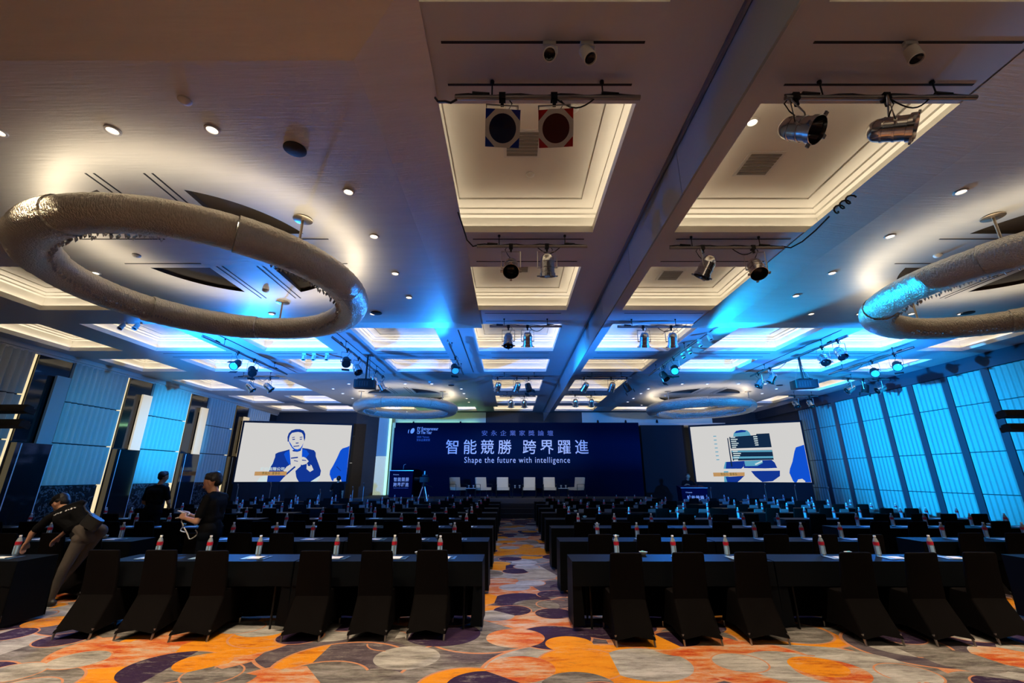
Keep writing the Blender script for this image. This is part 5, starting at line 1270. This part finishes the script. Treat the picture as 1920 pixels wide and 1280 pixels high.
# man standing behind the front row table, looking down at a white cable in his hands (faces -X)
person('man in black shirt standing behind front table, winding a white cable', (-4.42, 6.86, 0), dict(
    pelvis=(0, 0, 0.95), neck=(-0.03, 0, 1.50), head=(-0.10, 0.0, 1.645), up=(-0.30, 0, 0.95), face=(-0.95, -0.06, -0.35),
    shL=(-0.01, -0.19, 1.43), shR=(-0.01, 0.19, 1.43), hipL=(0, -0.09, 0.92), hipR=(0, 0.09, 0.92),
    elL=(-0.06, -0.25, 1.12), elR=(-0.10, 0.22, 1.14), wrL=(-0.31, -0.14, 1.16), wrR=(-0.34, 0.06, 1.17),
    hdL=(-0.85, 0.35, 0.25), hdR=(-0.9, -0.30, 0.2), palmL=(0, 0.9, -0.3), palmR=(0, -0.9, -0.3),
    knL=(-0.02, -0.10, 0.50), knR=(-0.02, 0.11, 0.50), anL=(0.02, -0.11, 0.075), anR=(0.02, 0.12, 0.075), toeL=(-1, -0.1, 0), toeR=(-1, 0.1, 0)), voxel=0.010, hs=1.16)
pts = []
for k in range(40):
    q = k * 0.62; pts.append((-4.84 + 0.07 * math.cos(q) + 0.02 * math.sin(k), 6.82 + 0.05 * math.sin(q), 1.20 + 0.05 * math.sin(q * 0.5)))
pts += [(-4.82, 6.78, 1.12), (-4.76, 6.76, 1.05), (-4.79, 6.76, 0.99), (-4.70, 6.75, 0.97), (-4.73, 6.74, 1.03), (-4.66, 6.74, 0.94), (-4.62, 6.74, 0.88), (-4.56, 6.74, 0.90), (-4.52, 6.74, 0.95), (-4.56, 6.74, 1.0)]
def smooth_path(p, n=6):
    p = [Vector(q) for q in p]; out = []
    for i in range(len(p) - 1):
        p0, p1, p2, p3 = p[max(i - 1, 0)], p[i], p[i + 1], p[min(i + 2, len(p) - 1)]
        for k in range(n):
            t_ = k / n; out.append(0.5 * ((2 * p1) + (p2 - p0) * t_ + (2 * p0 - 5 * p1 + 4 * p2 - p3) * t_ ** 2 + (3 * p1 - p0 - 3 * p2 + p3) * t_ ** 3))
    return out + [p[-1]]
tag(MB().tube(smooth_path(pts, 3), 0.008, 6).build('white_cable', 'cable_white', None, True), 'tangled white cable held by the standing man', 'cable')

# man bent over the far left table, cap on, back to the camera (head towards -X)
person('man in cap and black shirt bending over the far left table', (-6.35, 6.92, 0), dict(
    pelvis=(0.10, 0.0, 0.92), neck=(-0.35, -0.02, 1.285), head=(-0.47, 0.03, 1.345), up=(-0.55, 0, 0.85), face=(-0.85, 0.10, -0.55),
    shL=(-0.50, -0.05, 1.14), shR=(-0.13, 0.0, 1.34), hipL=(0.04, -0.04, 0.87), hipR=(0.19, 0.06, 0.95),
    elL=(-0.63, -0.10, 0.95), elR=(-0.36, 0.26, 1.06), wrL=(-0.67, -0.10, 0.83), wrR=(-0.55, 0.24, 0.86),
    hdL=(-0.3, 0.1, -0.7), hdR=(-0.6, -0.1, -0.7), palmL=(0.5, 0, -0.5), palmR=(0.5, 0, -0.5),
    knL=(-0.03, -0.10, 0.48), knR=(-0.10, 0.12, 0.49), anL=(-0.12, -0.08, 0.075), anR=(-0.34, 0.12, 0.075), toeL=(-1, -0.1, 0), toeR=(-1, 0.1, 0)), trouser='khaki', voxel=0.010, hair=True, cap=True, hs=1.05)
from mathutils.bvhtree import BVHTree
bender = [o for o in bpy.data.objects if o.name.startswith('person') and o.parent is None][1]
bb = [c for c in bender.children if c.name.startswith('body')][0]
tree = BVHTree.FromPolygons([bender.location + v.co for v in bb.data.vertices], [tuple(p.vertices) for p in bb.data.polygons])
for k in range(9):
    if k == 4: continue
    x_ = -6.74 + 0.034 * k; z_ = 1.19 + 0.013 * k
    hit = tree.ray_cast(Vector((x_, 5.0, z_)), Vector((0, 1, 0)).normalized())
    if hit[0] is not None and hit[0].y < 7.2:
        X = frame_z(hit[1])
        MB().box((0, 0, 0), (0.024, 0.012 + 0.012 * (k % 2), 0.004)).build('shirt_print', 'shirtprint', bender, loc=hit[0] - bender.location, rot=X.to_euler())
bp = thing('waist_bag', 'black bag slung on the back of the bending man', 'bag', (-6.10, 6.76, 1.10), math.radians(10))
MB().rbox((0, 0, 0), (0.24, 0.10, 0.16), 0.04).build('pouch', 'shoe', bp, True, rot=(0, math.radians(30), 0))
MB().tube([(0.06, 0.0, 0.02), (-0.02, -0.02, 0.10), (-0.10, -0.02, 0.16), (-0.17, 0.02, 0.22), (-0.20, 0.10, 0.27)], 0.012).build('strap', 'shoe', bp, True)

# man by the mirror wall seen from behind
person('man in dark clothes seen from behind beside the blue lit wall panel', (-8.05, 10.35, 0), dict(
    pelvis=(0, 0, 0.98), neck=(0, 0.02, 1.54), head=(0.03, 0.05, 1.71), up=(0, 0.08, 1), face=(0.35, 1, -0.2),
    shL=(-0.20, 0.0, 1.46), shR=(0.20, 0.0, 1.46), hipL=(-0.10, 0, 0.95), hipR=(0.10, 0, 0.95),
    elL=(-0.28, 0.04, 1.17), elR=(0.29, 0.03, 1.17), wrL=(-0.16, 0.24, 1.05), wrR=(0.18, 0.24, 1.06), hdL=(0.4, 0.8, 0), hdR=(-0.4, 0.8, 0), palmL=(0.6, -0.4, 0), palmR=(-0.6, -0.4, 0),
    knL=(-0.11, 0.02, 0.52), knR=(0.12, 0.02, 0.52), anL=(-0.13, -0.02, 0.075), anR=(0.14, -0.02, 0.075), toeL=(-0.2, 1, 0), toeR=(0.2, 1, 0)), voxel=0.012)
# man behind the right lectern
person('man in black shirt standing behind the right lectern', (8.2, 20.98, 0), dict(
    pelvis=(0, 0, 0.98), neck=(0, -0.02, 1.54), head=(0.02, -0.06, 1.70), up=(0, -0.1, 1), face=(-0.2, -1, -0.35),
    shL=(-0.20, 0.0, 1.46), shR=(0.20, 0.0, 1.46), hipL=(-0.10, 0, 0.95), hipR=(0.10, 0, 0.95),
    elL=(-0.30, -0.06, 1.2), elR=(0.36, -0.10, 1.22), wrL=(-0.12, -0.16, 1.36), wrR=(0.46, -0.28, 1.15), hdL=(0.5, -0.8, 0), hdR=(0, -0.8, -0.4), palmL=(0, 0, -1), palmR=(-1, 0, 0),
    knL=(-0.11, -0.02, 0.52), knR=(0.12, -0.02, 0.52), anL=(-0.13, 0.0, 0.075), anR=(0.14, 0.0, 0.075), toeL=(-0.2, -1, 0), toeR=(0.2, -1, 0)), voxel=0.014)
# dark figure crossing before the left screen
person('dark silhouetted person before the lower corner of the left screen', (-7.55, 19.75, 0), dict(
    pelvis=(0, 0, 0.92), neck=(0, 0.02, 1.44), head=(0.0, 0.03, 1.60), up=(0, 0.05, 1), face=(-0.4, 1, -0.1),
    shL=(-0.19, 0.0, 1.37), shR=(0.19, 0.0, 1.37), hipL=(-0.10, 0, 0.9), hipR=(0.10, 0, 0.9),
    elL=(-0.30, 0.05, 1.12), elR=(0.24, 0.03, 1.09), wrL=(-0.26, 0.24, 1.22), wrR=(0.22, 0.10, 0.86), hdL=(0, 0.8, 0.3), hdR=(0, 0.2, -0.9), palmL=(1, 0, 0), palmR=(-1, 0, 0),
    knL=(-0.11, 0.02, 0.48), knR=(0.12, 0.02, 0.48), anL=(-0.13, -0.02, 0.075), anR=(0.14, -0.02, 0.075), toeL=(-0.2, 1, 0), toeR=(0.2, 1, 0)), voxel=0.014)

# loose power cables looped from the dropped panels to the pipes
for lab, pts in (('black cable drooping from the left dropped panel to the second pipe', [(-0.74, 5.2, 5.26), (-0.70, 5.45, 5.2), (-0.66, 5.7, 5.12), (-0.58, 5.84, 5.09), (-0.5, 5.86, 5.125)]),
                 ('black cable drooping from the right dropped panel to the second pipe', [(4.52, 5.3, 5.26), (4.48, 5.55, 5.19), (4.40, 5.75, 5.12), (4.3, 5.88, 5.09), (4.18, 5.9, 5.125)]),
                 ('coil of black cable at the edge of the right dropped panel', [(4.46 + 0.05 * math.cos(k * 0.7), 4.8 + 0.012 * k, 5.22 + 0.045 * math.sin(k * 0.7)) for k in range(28)]),
                 ('black cable hooked behind the nearest left pipe end', [(-0.74, 3.3, 5.27), (-0.70, 3.26, 5.18), (-0.62, 3.2, 5.12), (-0.56, 3.16, 5.06), (-0.5, 3.14, 5.08)])):
    tag(MB().tube(pts, 0.011, 6).build('power_cable', 'blackrub', None, True), lab, 'cable')
